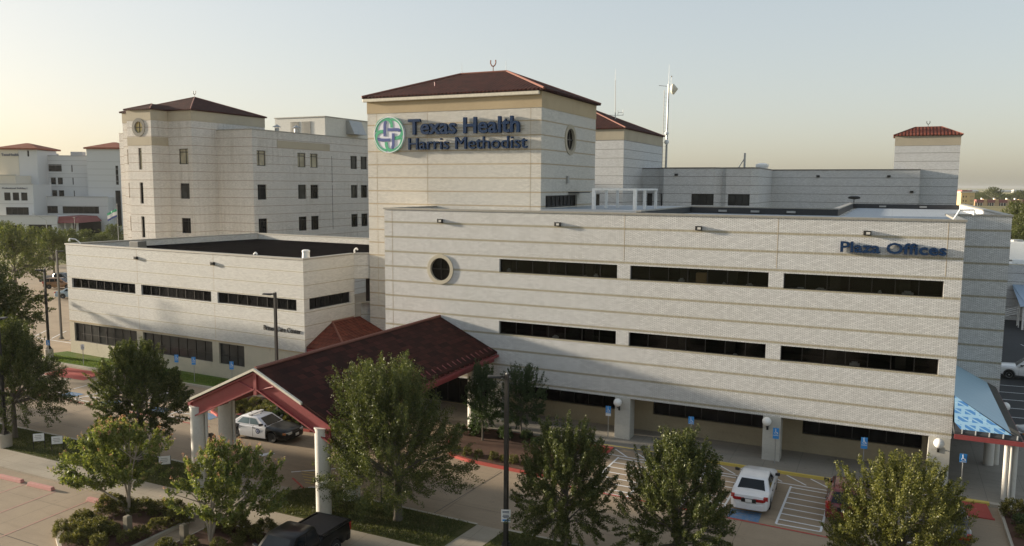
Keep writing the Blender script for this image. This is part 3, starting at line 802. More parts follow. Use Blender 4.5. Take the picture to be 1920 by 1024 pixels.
# ------------------------------------------------------------------ hospital block behind, left
def hospital():
    b = thing('hospital_building', 'stained white brick hospital block with a brown hip roof and a round window bay', 'building', (0, 0, 0))
    w = MB()
    xb0, xb1, yb = -86.25, -82.07, 69.84           # bay
    ym, xm0, xm1 = 72.39, -90.2, -78.11            # main block
    yw, xw0, xw1 = 76.46, -96.07, -72.25           # wings
    ye = 85.12
    ZW, ZE = 23.2, 25.3
    A, B = (xb0, yb), (xb1, yb)
    bw = [(1.78, 2.38, z, z + 2.62) for z in (18.07, 13.87, 9.66)]
    wall(w, A, B, 0, ZE - 1.25, bw, [(2.06, 23.22, .72)])
    wall(w, B, (xb1, ym), 0, ZE - 1.25); wall(w, (xb0, ym), A, 0, ZE - 1.25)
    M0, M1 = (xb1, ym), (xm1, ym)
    mw = [(1.66, 3.28, z, z + 1.9) for z in (18.77, 14.5, 10.2)]
    wall(w, M0, M1, 0, ZE - 1.25, mw)
    ML0, ML1 = (xm0, ym), (xb0, ym); lw = [(.60, 2.22, z, z + 1.9) for z in (18.77, 14.5, 10.2)]
    wall(w, ML0, ML1, 0, ZE - 1.25, lw)
    wall(w, M1, (xm1, ye), ZW - .5, ZE - 1.25); wall(w, M1, (xm1, yw), 0, ZW - .5)
    wall(w, (xm0, ye), ML0, 0, ZE - 1.25)
    W0, W1, W2 = (xm1, yw), (xw1, yw), (xw1, 118.0)
    wall(w, W0, W1, 0, ZW)
    rw = []
    for z in (18.66, 14.4, 10.1):
        for a, c in ((77.19, 78.79), (84.77, 86.45), (87.32, 88.99), (96.38, 98.0), (98.85, 100.5), (104.5, 106.1), (107, 108.6)):
            rw.append((a - yw, c - yw, z, z + 1.92))
    wall(w, W1, W2, 0, ZW, rw)
    WL0, WL1 = (xw0, yw), (xm0, yw); wall(w, WL0, WL1, 0, ZW); wall(w, (xw0, 110), WL0, 0, ZW)
    w.build('wall', M['hospital'], b)
    f = MB(); o = .03
    f.box(xb0 - o, xb1 + o, yb - o, ym - .05, ZE - 1.25, ZE); f.box(xm0 - o, xm1 + o, ym - o, ye + o, ZE - 1.25, ZE + .002)
    f.box(xb0 - o - .002, xb1 + o, yb - o - .003, ym - .05, 21.0, 22.05)
    f.build('stone_frieze', M['stone_cool'], b)
    f = MB(); f.box(xw1 - .1, xw1 + .04, 80.9, 91.6, 21.06, 22.0); f.build('stone_panel', M['stone_cool'], b)
    f = MB(); f.box(xw1 - .1, xw1 + .016, 92.0, 92.07, 16.6, 20.4); f.box(xw1 - .1, xw1 + .016, 92.0, 92.07, 10, 16.3); f.build('vertical_slot', M['dark_frame'], b)
    round_window(b, A, B, 2.06, 23.22, .72, .40, 'weathered', 'glass_gold')
    for k, h in enumerate(bw): window(b, A, B, *h, trans=(.84,), gmat='glass_blind' if k == 0 else 'glass', fw=.07)
    for k, h in enumerate(mw): window(b, M0, M1, *h, vs=(.66,), trans=(.78,), gmat=('glass_blind', 'glass_mid', 'glass')[k], fw=.08)
    for k, h in enumerate(lw): window(b, ML0, ML1, *h, vs=(.34,), trans=(.78,), gmat='glass_blind' if k == 0 else 'glass', fw=.08)
    for k, h in enumerate(rw): window(b, W1, W2, *h, vs=(.34,), trans=(.78,), gmat=('glass_blind' if k < 3 else 'glass_mid' if k < 7 or k in (8, 10) else 'glass'), fw=.08)
    c = MB(); coping(c, W0, W1, ZW + .02, e1=.06); coping(c, W1, W2, ZW + .018, e0=-.43); coping(c, WL0, WL1, ZW + .02); c.build('coping', M['coping'], b)
    r = MB(); r.poly([(xm1, yw + .3, ZW - .4), (xw1 - .3, yw + .3, ZW - .4), (xw1 - .3, 118, ZW - .4), (xm1 - 12, 118, ZW - .4), (xm1 - 12, ye, ZW - .4), (xm1, ye, ZW - .4)]); r.build('flat_roof', M['roof_grey'], b)
    t = MB(); mx, my = (xm0 + xm1) / 2, (ym + ye) / 2
    ln = hip(t, xm0, xm1, ym, ye, ZE + .14, mx, mx, my, my, 27.75, .25, .12)
    t.build('roof', M['tile'], b)
    t2 = MB(); bx = (xb0 + xb1) / 2; zr = 26.25
    E0, E1 = (xb0 - .25, yb - .25, ZE + .13), (xb1 + .25, yb - .25, ZE + .13)
    back = ym + 2.0
    t2.poly([E0, E1, (bx, yb + 2.1, zr)]); t2.poly([E1, (xb1 + .25, back, ZE + .13), (bx, back, zr), (bx, yb + 2.1, zr)]); t2.poly([(xb0 - .25, back, ZE + .13), E0, (bx, yb + 2.1, zr), (bx, back, zr)])
    t2.poly([E0, (E0[0], E0[1], ZE), (E1[0], E1[1], ZE), E1]); t2.poly([E1, (E1[0], E1[1], ZE), (xb1 + .25, ym - .3, ZE), (xb1 + .25, ym - .3, ZE + .13)])
    t2.build('bay_roof', M['tile'], b)
    ridge_tubes(b, ln + [(E1, (bx, yb + 2.1, zr)), (E0, (bx, yb + 2.1, zr))], .07)
    # plant room on the roof
    p = thing('rooftop_plant_room', 'pale metal plant room with louvres on the hospital roof', 'plant room', (0, 0, 0))
    q = MB(); X0, X1, Y0, Y1 = -82.0, -72.9, 91.5, 108.0
    q.box(X0, X1, Y0, Y1, 22.7, 25.85); q.build('wall', M['pr_wall'], p)
    q = MB(); q.box(X0 - .1, X1 + .1, Y0 - .1, Y1 + .1, 25.853, 25.98); q.build('roof', M['coping'], p)
    for u in (2.9, 5.0):
        l = MB()
        for k in range(14): l.box(X0 + u, X0 + u + 1.55, Y0 - .09, Y0 - .003, 23.0 + k * .17, 23.09 + k * .17)
        l.build('louvre', M['coping'], p)
    l = MB(); l.hexa([(X1 + .003, 96.3, 23.7), (X1 + 1.5, 96.3, 23.7), (X1 + 1.5, 99.3, 23.7), (X1 + .003, 99.3, 23.7), (X1 + .003, 96.3, 25.7), (X1 + .5, 96.3, 25.7), (X1 + .5, 99.3, 25.7), (X1 + .003, 99.3, 25.7)])
    l.build('vent_hood', M['steel'], p)
M['pr_wall'] = plain('plant_wall', (.56, .54, .48), .7)
M['weathered'] = concrete('weathered_stone', (.20, .19, .165), 0, .3, .5)
hospital()
for k, (x, y, s) in enumerate(((-77.2, 86.5, 'small roof vent with a pointed cap on the hospital roof, the left one'), (-75.6, 88.6, 'small roof vent with a pointed cap on the hospital roof, beside the plant room'))):
    t = thing('roof_vent', s, 'roof vent', (x, y, 22.8), 0, 'pointed vents on the hospital roof')
    a = MB(); a.tube((0, 0, 0), (0, 0, 1.25), .3, .3, 12); a.build('duct', M['steel'], t)
    a = MB(); a.tube((0, 0, 1.4), (0, 0, 1.75), .62, .05, 12); [a.tube((math.cos(i) * .28, math.sin(i) * .28, 1.2), (math.cos(i) * .28, math.sin(i) * .28, 1.42), .03, .03, 5) for i in (0, 2.1, 4.2)]; a.build('cap', M['steel'], t)

# ------------------------------------------------------------------ wing behind, middle and right
def wing():
    b = thing('rear_tower', 'white brick tower with a dark red hip roof behind the big sign tower', 'tower', (0, 0, 0))
    w = MB(); x0, x1, y0, y1, ZE = -45.5, -29.6, 93.3, 111.0, 23.25
    A, B, C = (x0, y0), (x1, y0), (x1, y1)
    h = (10.25, 12.95, 13.75, 15.4)
    wall(w, A, B, 0, ZE - 1.3, [h]); wall(w, B, C, 0, ZE - 1.3); wall(w, C, (x0, y1), 0, ZE - 1.3); wall(w, (x0, y1), A, 0, ZE - 1.3)
    w.build('wall', M['wing'], b)
    window(b, A, B, *h, nv=2, gmat='glass_mid', fw=.09)
    s = MB(); s.box(x0 - .03, x1 + .03, y0 - .03, y1 + .03, ZE - 1.3, ZE); s.build('stone_frieze', M['stone_cool'], b)
    t = MB(); ln = hip(t, x0, x1, y0, y1, ZE + .13, -37.5, -37.5, 101.2, 103.2, 26.75, .25, .12); t.build('roof', M['tile'], b); ridge_tubes(b, ln, .09)
    b = thing('rear_wing', 'long low white brick wing with dark windows running behind the office roof', 'building', (0, 0, 0))
    w = MB(); Z = 18.75
    P = [(-29.58, 101.4), (-27.3, 101.4), (-26.2, 99.3), (-19.85, 99.3), (-19.1, 100.3), (-18.6, 100.3), (-18.6, 99.9), (-15.6, 99.9), (-14.9, 101.2), (-14.9, 113.0), (2.9, 113.0), (2.9, 122.0)]
    wins = {0: [(.7, 1.4, 13.8, 15.46)], 2: [(3.55, 6.3, 14.1, 15.5)], 6: [(.3, 2.9, 14.1, 15.5)], 1: [(.5, 1.9, 13.8, 15.46)]}
    for i in range(len(P) - 1): wall(w, P[i], P[i + 1], 0, Z - .05, wins.get(i, ()))
    w.build('wall', M['wing'], b)
    for i, hs in wins.items():
        for h in hs: window(b, P[i], P[i + 1], *h, nv=3 if h[1] - h[0] > 2 else 1, gmat='glass_mid', fw=.09)
    c = MB()
    for i in range(len(P) - 1): coping(c, P[i], P[i + 1], Z + .0015 * (i % 3), .14, .05, .3)
    c.build('coping', M['coping_dark'], b)
    r = MB(); r.poly([(-29.5, 101.8, 18.3), (-15.3, 101.8, 18.3), (-15.3, 113.3, 18.3), (2.6, 113.3, 18.3), (2.6, 122, 18.3), (-29.5, 122, 18.3)]); r.build('roof', M['roof_grey'], b)
    for x, y, s in ((-24.6, 99.3, 'small dark box light on the rear wing, left of its bay windows'), (-9.1, 113.0, 'small dark box light on the rear wing, left of its long wall'), (-.63, 113.0, 'small dark box light on the rear wing, right end of its long wall')):
        wall_light(x, y, 17.85, s)
    wall_light(2.06, 113.0, 15.9, 'small grey box light low on the rear wing near the stair tower')
    b = thing('stair_tower', 'narrow white brick stair tower with a bright red tile roof at the right', 'tower', (0, 0, 0))
    w = MB(); x0, x1, y0, y1, ZE = -.14, 7.25, 115.0, 120.0, 23.0
    q = [(x0, y0), (x1, y0), (x1, y1), (x0, y1)]
    for i in range(4): wall(w, q[i], q[(i + 1) % 4], 0, ZE - 1.25)
    w.build('wall', M['wing'], b)
    s = MB(); s.box(x0 - .03, x1 + .03, y0 - .03, y1 + .03, ZE - 1.25, ZE); s.build('stone_frieze', M['stone_cool'], b)
    t = MB(); ln = hip(t, x0, x1, y0, y1, ZE + .12, 2.1, 5.2, 117.5, 117.5, 24.25, .25, .11); t.build('roof', M['tile_red'], b); ridge_tubes(b, ln, .06)
    wl = MB()
    wall(wl, (6.45, 98.3), (-3.99, 98.3), 0, 14.55)
wing()

# rods and masts
def finial(x, y, z, label, s=1.0, mat='steel'):
    t = thing('roof_finial', label, 'finial', (x, y, z), 0, 'small horned lightning finials on the roofs')
    a = MB(); a.tube((0, 0, -.3), (0, 0, .35 * s), .035 * s, .035 * s, 6)
    pts = [(-.22 * s, 0, .85 * s), (-.24 * s, 0, .6 * s), (-.12 * s, 0, .4 * s), (0, 0, .36 * s), (.12 * s, 0, .4 * s), (.24 * s, 0, .6 * s), (.22 * s, 0, .85 * s)]
    a.path(pts, .05 * s, 6); a.build('horns', M[mat], t)
finial(-30.9, 61, 25.95, 'small reddish horned finial on the ridge of the sign tower', 1.05, 'ridge')
finial(-84.16, 78.75, 27.75, 'small grey horned finial on the peak of the hospital roof', .95, 'pole')
finial(3.6, 117.5, 24.3, 'small grey horned finial on the red stair tower roof', .8, 'pole')
for x, s in ((-33.9, 'thin lightning rod at the left end of the sign tower ridge'), (-29.7, 'thin lightning rod at the right end of the sign tower ridge')):
    a = MB(); a.tube((x, 61, 25.8), (x, 61, 26.75), .018, .008, 5); tag(a.build('lightning_rod', M['steel']), s, 'lightning rod', 'thin lightning rods on the sign tower')
def antenna():
    t = thing('whip_antenna', 'tall thin whip antenna standing on the roof of the rear tower', 'antenna', (-33.6, 102, 25.2))
    a = MB(); a.tube((0, 0, 0), (-.1, 0, 5.0), .07, .05, 6); a.tube((-.1, 0, 5.0), (-.12, 0, 6.5), .03, .01, 5); a.build('mast', M['steel'], t)
    a = MB(); a.tube((-1.3, 0, .55), (0, 0, .45), .03, .03, 5); a.build('side_arm', M['steel'], t)
    a = MB(); a.tube((.1, 0, .45), (1.05, 0, .45), .03, .03, 5)
    for x in (.35, 1.05): a.tube((x, 0, .4), (x, 0, 1.15), .03, .03, 5)
    a.tube((.35, 0, .8), (1.05, 0, .8), .03, .03, 5); a.build('dipole', M['steel'], t)
    t = thing('radio_mast', 'pale steel radio mast with a drum antenna at its top beside the rear tower', 'mast', (-29.3, 112, 16))
    a = MB(); a.tube((0, 0, 0), (.1, 0, 14.6), .17, .12, 10); a.build('mast', M['steel'], t)
    a = MB(); a.tube((-.55, 0, 3), (-.5, 0, 13.8), .06, .06, 6)
    for k in range(20): a.tube((-.54, 0, 3.4 + k * .52), (-.05, 0, 3.4 + k * .52), .02, .02, 4)
    a.build('ladder', M['steel'], t)
    a = MB(); a.lathe([(.05, -.3), (.55, -.25), (.75, .0), (.75, .08), (.02, .7)], (0, 0, 0), 20, 'x'); a.xform(Matrix.Translation((.75, 0, 13.9))); a.build('drum_antenna', M['cream_trim'], t, smooth=True)
    a = MB(); a.tube((.1, 0, 14.5), (.12, 0, 17.3), .025, .012, 5); a.tube((.45, 0, 14.4), (.47, 0, 15.6), .02, .02, 5); a.sphere((.47, 0, 15.65), .12, 8, 6); a.tube((-1.3, 0, 14.5), (.1, 0, 14.3), .04, .04, 5); a.build('rods', M['steel'], t)
    for z, r in ((6.6, .35), (7.8, .3)):
        a = MB(); a.sphere((.13, -.4, z), r, 12, 8); a.build('small_dish', M['white'], t, smooth=True)
    t = thing('exhaust_pipe', 'slim upright exhaust pipe with a slanting brace on the rear wing roof', 'pipe', (-18.45, 112, 18.2))
    a = MB(); a.tube((0, 0, 0), (0, 0, 2.75), .14, .14, 10); a.build('pipe', M['steel'], t); a = MB(); a.tube((-1.0, 0, .4), (-.1, 0, 1.9), .07, .07, 6); a.build('brace', M['steel'], t)
    t = thing('roof_fan', 'round white roof fan on the rear wing roof', 'roof fan', (-16.15, 112, 18.3))
    a = MB(); a.lathe([(.75, 0), (.75, .75), (.85, .8), (.85, 1.1), (.4, 1.25)], (0, 0, 0), 20); a.build('housing', M['white'], t, smooth=True)
    t = thing('roof_lamp', 'dark dish-shaped lamp standing on the office roof', 'lamp', (-4.0, 98.6, 14.0))
    a = MB(); a.tube((0, 0, 0), (0, 0, 1.15), .05, .05, 6); a.build('post', M['pole'], t); a = MB(); a.lathe([(.1, -.2), (.62, -.1), (.66, .08), (.3, .22)], (0, 0, 1.25), 18); a.build('shade', M['pole'], t, smooth=True)
antenna()
def screen_frame():
    t = thing('screen_frame', 'open white steel frame standing on the office roof beside the sign tower', 'frame', (0, 0, 14.66))
    F = [(-20.0, 56.4), (-16.75, 54.9)]; B = [(-19.6, 62.3), (-16.45, 61.0)]
    F = [(-20.05, 56.2), (-16.9, 56.2)]; B = [(-20.05, 61.8), (-16.9, 61.8)]
    for (x, y) in F + B + [(-16.9, 58.7), (-20.05, 59)]:
        p = MB(); r = .12 if y < 57 else .09; p.box(x - r, x + r, y - r, y + r, 0, 1.42); p.build('post', M['white_metal'], t)
    r = MB(); z0, z1 = 1.42, 1.56
    r.box(-20.17, -16.78, 56.08, 56.32, z0, z1); r.box(-20.17, -16.78, 61.68, 61.92, z0, z1); r.box(-20.17, -19.93, 56.323, 61.677, z0, z1 - .004); r.box(-17.02, -16.78, 56.323, 61.677, z0, z1 - .004)
    r.build('top_rail', M['white_metal'], t)
screen_frame()
def gooseneck(x, y, z, pts, label):
    t = thing('gooseneck_pipe', label, 'pipe', (x, y, z), 0, 'bent white pipes over the roof edges')
    a = MB(); a.path(pts, .05, 8)
    for p in pts: a.sphere(p, .05, 8, 6)
    a.build('pipe', M['white_metal'], t, smooth=True)
    a = MB(); e = pts[-1]; a.tube(e, (e[0], e[1], e[2] - .14), .08, .09, 10); a.build('lamp_head', M['white_metal'], t)
gooseneck(2.9, 49.2, 14.1, [(0, 0, .4), (.40, .25, 1.12), (1.05, .3, 1.14), (1.08, .3, 1.0)], 'bent white pipe at the right front corner of the office roof')
gooseneck(-69.6, 50.6, 10.1, [(0, 0, 0), (0, 0, .6), (-.25, -.3, .98), (-.75, -.5, 1.02), (-.85, -.5, .9)], 'bent white lamp arm on the left corner of the clinic roof')
for x, y, s, r in ((-45.0, 50.6, 'white cylindrical vent near the right end of the clinic roof', .30),):
    t = thing('roof_vent', s, 'roof vent', (x, y + 3, 10.0))
    a = MB(); a.lathe([(r * 1.15, 0), (r, .6), (r * 1.12, .63), (r * 1.12, .78), (r * .7, .84)], (0, 0, 0), 18); a.build('housing', M['white'], t, smooth=True)
for x, y, s in ((-47.6, 50.2, 'thin bent white vent pipe near the front edge of the clinic roof'), (-43.2, 58, 'thin bent white vent pipe deep on the clinic roof near the tower')):
    t = thing('vent_pipe', s, 'vent pipe', (x, y, 10.0), 0, 'thin vent pipes on the clinic roof')
    a = MB(); a.path([(0, 0, 0), (0, 0, .6), (.2, 0, .75), (.35, 0, .6)], .07, 8); a.build('pipe', M['white'], t, smooth=True)
t = thing('roof_hatch', 'small dark box at the left end of the clinic roof', 'roof box', (-66.5, 54.5, 10.0)); a = MB(); a.box(-.6, .6, -.5, .5, 0, .75); a.build('box', M['coping_dark'], t, bevel=.05)

# ------------------------------------------------------------------ entrance canopy
def canopy():
    b = thing('entrance_canopy', 'large gabled drive-through canopy with dark red tile roof, red gable and round columns', 'canopy', (0, 0, 0))
    xc, hw, y0, y1, zr, ze = -28.62, 4.55, 30.0, 48.27, 7.12, 5.02
    t = MB(); th = .14; sl = (zr - ze) / hw
    for s in (-1, 1):
        e = xc + s * hw
        q = [(xc, y0), (e, y0), (e, y1), (xc, y1)]
        top = [(x, y, zr if abs(x - xc) < .01 else ze) for x, y in q]; bot = [(x, y, z - th) for x, y, z in top]
        if s > 0: t.hexa(bot + top)
        else: t.hexa(bot[::-1] + top[::-1])
    t.build('roof', M['tile_canopy'], b)
    r = MB(); r.tube((xc, y0 + .05, zr + .02), (xc, y1, zr + .02), .10, .10, 8); r.build('ridge_cap', M['ridge'], b)
    # verge trim
    v = MB()
    for s in (-1, 1):
        p = lambda u, dz: (xc + s * u, zr - sl * u + dz)
        a0, a1, c0, c1 = p(0, .05), p(hw * (.66 if s > 0 else .98), .05), p(0, -.08), p(hw * (.66 if s > 0 else .98), -.08)
        pts = [(c0[0], c0[1]), (c1[0], c1[1]), (a1[0], a1[1]), (a0[0], a0[1])]
        v.hexa([(x, y0 + .0, z) for x, z in pts] + [(x, y0 - .13, z) for x, z in pts] if s < 0 else [(x, y0 - .13, z) for x, z in pts] + [(x, y0 + .0, z) for x, z in pts])
    v.build('verge_board', M['cream_trim'], b)
    # red gable beams: sloping I-beams
    for s in (-1, 1):
        g = MB()
        p = lambda u, dz: (xc + s * u, zr - sl * u + dz)
        def slab(dz0, dz1, ya, yb, u0, u1):
            pts = [p(u0, dz0), p(u1, dz0), p(u1, dz1), p(u0, dz1)]
            g.hexa([(x, ya, z) for x, z in pts] + [(x, yb, z) for x, z in pts])
        slab(-1.0, -.16, y0 + .10, y0 + .18, .04, hw + .05)
        slab(-.22, -.145, y0 - .04, y0 + .3, .04, hw + .1); slab(-1.06, -.98, y0 - .04, y0 + .3, .04, hw + .1)
        g.build('gable_beam', M['red_steel'], b)
    g = MB(); g.box(xc - .1, xc + .1, y0 - .03, y0 + .3, zr - 1.35, zr - .2)
    for s in (-1, 1): g.tube((xc, y0 + .06, zr - 1.15), (xc + s * 1.2, y0 + .06, zr - .80), .045, .045, 6)
    g.build('king_post', M['red_steel'], b)
    g = MB()
    for s in (-1, 1):
        e = xc + s * (hw + .06)
        g.box(e - .1, e + .1, y0 - .05, y1 - .05, ze - .36, ze - .20)           # eave channel
        g.box(xc + s * 4.2 - .15, xc + s * 4.2 + .15, y0 + .35, y1 - .05, ze - .42 - .3, ze - .22 - .16)
    g.build('eave_beam', M['red_steel'], b)
    y = y0 + .6
    while y < y1 - .3:
        for s in (-1, 1):
            x0 = xc + s * (hw - .55); x1 = xc + s * (hw + .12)
            g = MB(); g.tube((x0, y, ze + .30), (x1, y, ze - .16), .03, .03, 5); g.build('snow_guard', M['red_steel'], b)
        y += .62
    c = MB(); c.poly([(xc - hw + .15, y0 + .32, ze - .2), (xc, y0 + .32, zr - .3), (xc, y1 - .05, zr - .3), (xc - hw + .15, y1 - .05, ze - .2)]); c.poly([(xc, y0 + .32, zr - .3), (xc + hw - .15, y0 + .32, ze - .2), (xc + hw - .15, y1 - .05, ze - .2), (xc, y1 - .05, zr - .3)])
    c.build('ceiling', M['soffit'], b)
    for x, y, r in ((-24.66, 30.3, .38), (-33.02, 30.3, .38), (-24.72, 32.45, .38), (-33.05, 32.3, .40), (-24.65, 45.9, .38), (-32.6, 45.9, .38)):
        p = MB(); p.lathe([(r, 0), (r, 4.52), (r + .03, 4.53), (r + .03, 4.6)], (x, y, 0), 28); p.build('column', M['column'], b, smooth=True)
        if y < 33 and x < -30 or (y > 32 and x > -25 and y < 40):
            d = MB(); d.tube((x + .5, y + .12, .02), (x + .5, y + .12, 4.4), .075, .075, 8); d.build('downpipe', M['column'], b)
canopy()
def small_canopy():
    b = thing('porch_roof', 'small hipped porch roof of bright red tile between the clinic and the tower', 'porch roof', (0, 0, 0))
    t = MB(); ze, zr = 3.72, 5.25; x0 = CC[0] + .03; xe = -37.0; ye = CC[1] + .12; yp = ye + 3.1
    a, b1, pk, pe = (x0, ye, ze), (xe, ye, ze), (x0 + .12, yp, zr), (x0 + .3, 54.25, zr)
    t.poly([a, b1, pk]); t.poly([b1, (xe, 54.97, ze), (x0 + .4, 54.97, zr), pe, pk])
    t.poly([a, (x0, ye, ze - .14), (xe, ye, ze - .14), b1]); t.poly([b1, (xe, ye, ze - .14), (xe, 54.97, ze - .14), (xe, 54.97, ze)])
    t.poly([(x0, ye, ze - .14), (x0, 54.9, ze - .14), (xe, 54.9, ze - .14), (xe, ye, ze - .14)])
    t.build('roof', M['tile_red'], b); ridge_tubes(b, [(b1, pk), (pk, pe)], .08, 'ridge')
    f = MB(); f.box(x0, xe - .02, ye + .02, ye + .16, 3.12, 3.57); f.box(xe - .16, xe - .02, ye + .163, 54.9, 3.12, 3.57); f.build('fascia_beam', M['red_steel'], b)
    p = MB(); p.lathe([(.25, 0), (.25, 3.11)], (xe - .4, ye + .4, 0), 20); p.build('column', M['column'], b, smooth=True)
small_canopy()
def right_canopy():
    b = thing('side_canopy', 'lean-to side canopy half covered in pale blue underlay with dark metal roofing at its edge', 'canopy', (0, 0, 0))
    xw, xe, yf, yb, ze, zr = PX1 + .02, 6.62, 47.0, 58.97, 3.58, 5.22; yh = 48.35
    fr = MB(); fr.poly([(xw, yf, ze + .2), (6.15, yf, ze + .2), (xw, yh, zr + .03)]); fr.build('printed_underlay', M['memb_marks'], b)
    sl = (zr - ze) / (xe - xw); zz = lambda x: zr - sl * (x - xw)
    m = MB(); xs = 6.12; m.poly([(xw, yh, zr + .03), (xs, yf, zz(xs) + .03), (xs, yb, zz(xs) + .03), (xw, yb, zr + .03)]); m.build('underlay', M['memb'], b)
    d = MB(); d.hexa([(xw, yf - .12, ze - .08), (xe, yf - .12, ze - .08), (xe, yb, ze - .08), (xw, yb, ze - .08), (xw, yf - .12, ze + .08), (xe, yf - .12, ze), (xe, yb, ze), (xw, yb, zr - .02)])
    d.poly([(xw, yf - .12, ze + .08), (xe, yf - .12, ze), (xw, yh, zr)])
    d.build('roof_deck', M['flash'], b)
    y = yf + .1
    while y < yb:
        a, c = (6.14, y, zz(6.14) + .035), (xe + .02, y, ze + .03); rb = MB(); rb.tube(a, c, .035, .035, 5); rb.build('metal_rib', M['coping_dark'], b); y += .42
    f = MB(); f.box(xw, xe + .06, yf - .2, yf - .125, ze - .30, ze - .06); f.box(xe + .005, xe + .08, yf - .12, yb, ze - .30, ze - .06); f.build('fascia', M['red_steel'], b)
    for k in range(5):
        s = MB(); s.tube((xw + .35 + k * .62, yf - .15, ze + .0), (xw + .37 + k * .62, yf - .02, ze + .2), .035, .035, 6); s.build('gutter_bracket', M['steel'], b)
    for x, y, r in ((6.06, 47.55, .13), (6.45, 47.65, .13), (5.9, 53.4, .28), (6.3, 53.6, .16)):
        p = MB(); p.lathe([(r, 0), (r, 3.38)], (x, y, 0), 16); p.build('column', M['column'], b, smooth=True)
    dp = MB(); dp.path([(5.7, 47.0, 3.3), (5.95, 47.3, 3.25), (6.25, 47.45, 3.1), (6.25, 47.45, .25), (6.45, 47.3, .1)], .06, 8); dp.build('downpipe', M['column'], b)
    l = MB(); l.box(xe, xe + .0, 0, 0, 0, 0) if False else None
    globe_light(6.95, 57.0, 'white globe light beyond the blue side canopy', 2.9)
right_canopy()
# ------------------------------------------------------------------ ground, roads, markings
def sheet(name, poly, z, mat, kind='structure'):
    m = MB(); m.poly([(x, y, z) for x, y in poly]); return tag(m.build(name, M[mat]), kind=kind)
def slab(name, poly, z0, z1, mat):
    m = MB(); m.prism(poly, z0, z1); return tag(m.build(name, M[mat]), kind='structure')
rect = lambda x0, x1, y0, y1: [(x0, y0), (x1, y0), (x1, y1), (x0, y1)]
def terrain():
    # one sheet to the horizon with low rolling hills far away
    rng = np.random.RandomState(3)
    xs = np.concatenate([np.linspace(-9000, -400, 40), np.linspace(-380, 400, 14), np.linspace(420, 9000, 40)])
    ys = np.concatenate([np.linspace(-600, 600, 12), np.linspace(650, 12000, 70)])
    X, Y = np.meshgrid(xs, ys); r = np.hypot(X, Y)
    amp = np.clip((r - 900) / 2500, 0, 1)
    Z = -.12 - 1.5 * np.clip((r - 300) / 600, 0, 1) + amp * (4 + 5 * np.sin(X / 700 + 1) + 5 * np.sin(Y / 900 + X / 1500) + 3 * np.sin(X / 260 + Y / 310)) 
    v = np.stack([X, Y, Z], -1).reshape(-1, 3); nx, ny = len(xs), len(ys)
    i = np.arange((ny - 1) * (nx - 1)); a = (i // (nx - 1)) * nx + i % (nx - 1)
    f = np.stack([a, a + 1, a + nx + 1, a + nx], 1)
    t = NT('terrain'); pos = t.pos()
    n1 = t.noise(t.scale(pos, .004, .0018, 1), 1.0, 8, .65); n2 = t.noise(pos, .012, 5, .6)
    c = t.ramp(n1, [(.36, (.11, .13, .05)), (.46, (.28, .245, .115)), (.58, (.34, .29, .15)), (.66, (.12, .14, .055))])
    c = t.mix(t.math('MULTIPLY', t.maprange(n2, .48, .7, 0, 1), .5), c, (.09, .105, .04))
    t.set(c, .95, 0, .1)
    tag(np_mesh('ground', v, f, t.m), kind='structure')
terrain()
sheet('driveway', rect(-150, 7.6, -20, 120), 0.0, 'concrete_drive')
sheet('asphalt_lot', rect(7.604, 70, -20, 135), 0.0, 'asphalt')
sheet('road', [(-330, 125), (-120, 232), (-128, 246), (-340, 140)], -.06, 'asphalt')
# raised pavements and lawns
slab('sidewalk', rect(-75, -28.6, 27.45, 29.45), -.05, .12, 'concrete_walk')
slab('sidewalk', rect(-28.597, 12, 27.7, 29.45), -.05, .12, 'concrete_walk')
slab('crosswalk_path', rect(-32.2, -28.3, 29.453, 32.3), -.05, .116, 'concrete_walk')
slab('path', [(-17.6, 29.453), (-16.1, 29.453), (-15.8, 32.6), (-17.3, 32.6)], -.05, .118, 'concrete_walk')
slab('kerb', rect(-75, -32.0, 32.5, 32.68), -.05, .15, 'concrete_kerb')
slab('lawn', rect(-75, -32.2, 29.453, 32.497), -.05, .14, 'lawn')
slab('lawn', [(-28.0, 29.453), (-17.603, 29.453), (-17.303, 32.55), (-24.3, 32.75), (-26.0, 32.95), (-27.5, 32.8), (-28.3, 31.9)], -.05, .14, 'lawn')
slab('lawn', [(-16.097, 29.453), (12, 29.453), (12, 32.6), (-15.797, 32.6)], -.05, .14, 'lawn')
slab('kerb', [(-24.2, 32.755), (-17.303, 32.555), (-17.303, 32.70), (-24.2, 32.9)], -.05, .15, 'concrete_kerb')
slab('kerb', rect(-15.79, 12, 32.604, 32.75), -.05, .15, 'concrete_kerb')
# grass by the clinic
slab('lawn', [(-72.2, 48.6), (-71.4, 47.3), (-69.5, 46.6), (-44.5, 46.2), (-43.2, 47.0), (-43.0, 48.6), (-70.9, 50.1), (-71.6, 50.1)], -.05, .14, 'lawn_sunlit')
slab('kerb', [(-72.35, 48.5), (-71.5, 47.15), (-69.5, 46.42), (-44.4, 46.02), (-44.5, 46.197), (-69.5, 46.597), (-71.4, 47.297), (-72.2, 48.597)], -.05, .15, 'concrete_kerb')
# walk along the office building
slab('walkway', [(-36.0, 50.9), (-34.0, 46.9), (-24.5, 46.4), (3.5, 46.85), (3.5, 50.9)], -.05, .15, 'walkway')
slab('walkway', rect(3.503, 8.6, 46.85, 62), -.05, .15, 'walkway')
slab('yellow_kerb', [(-17.0, 46.62), (2.9, 46.66), (2.9, 46.845), (-17.0, 46.55 + .14)], -.05, .16, 'kerb_yellow')
slab('yellow_kerb', rect(5.35, 9, 46.5, 46.845), -.05, .155, 'concrete_kerb')
slab('yellow_kerb', [(2.903, 46.3), (5.347, 46.62), (5.347, 46.845), (2.903, 46.845)], -.05, .158, 'kerb_yellow')
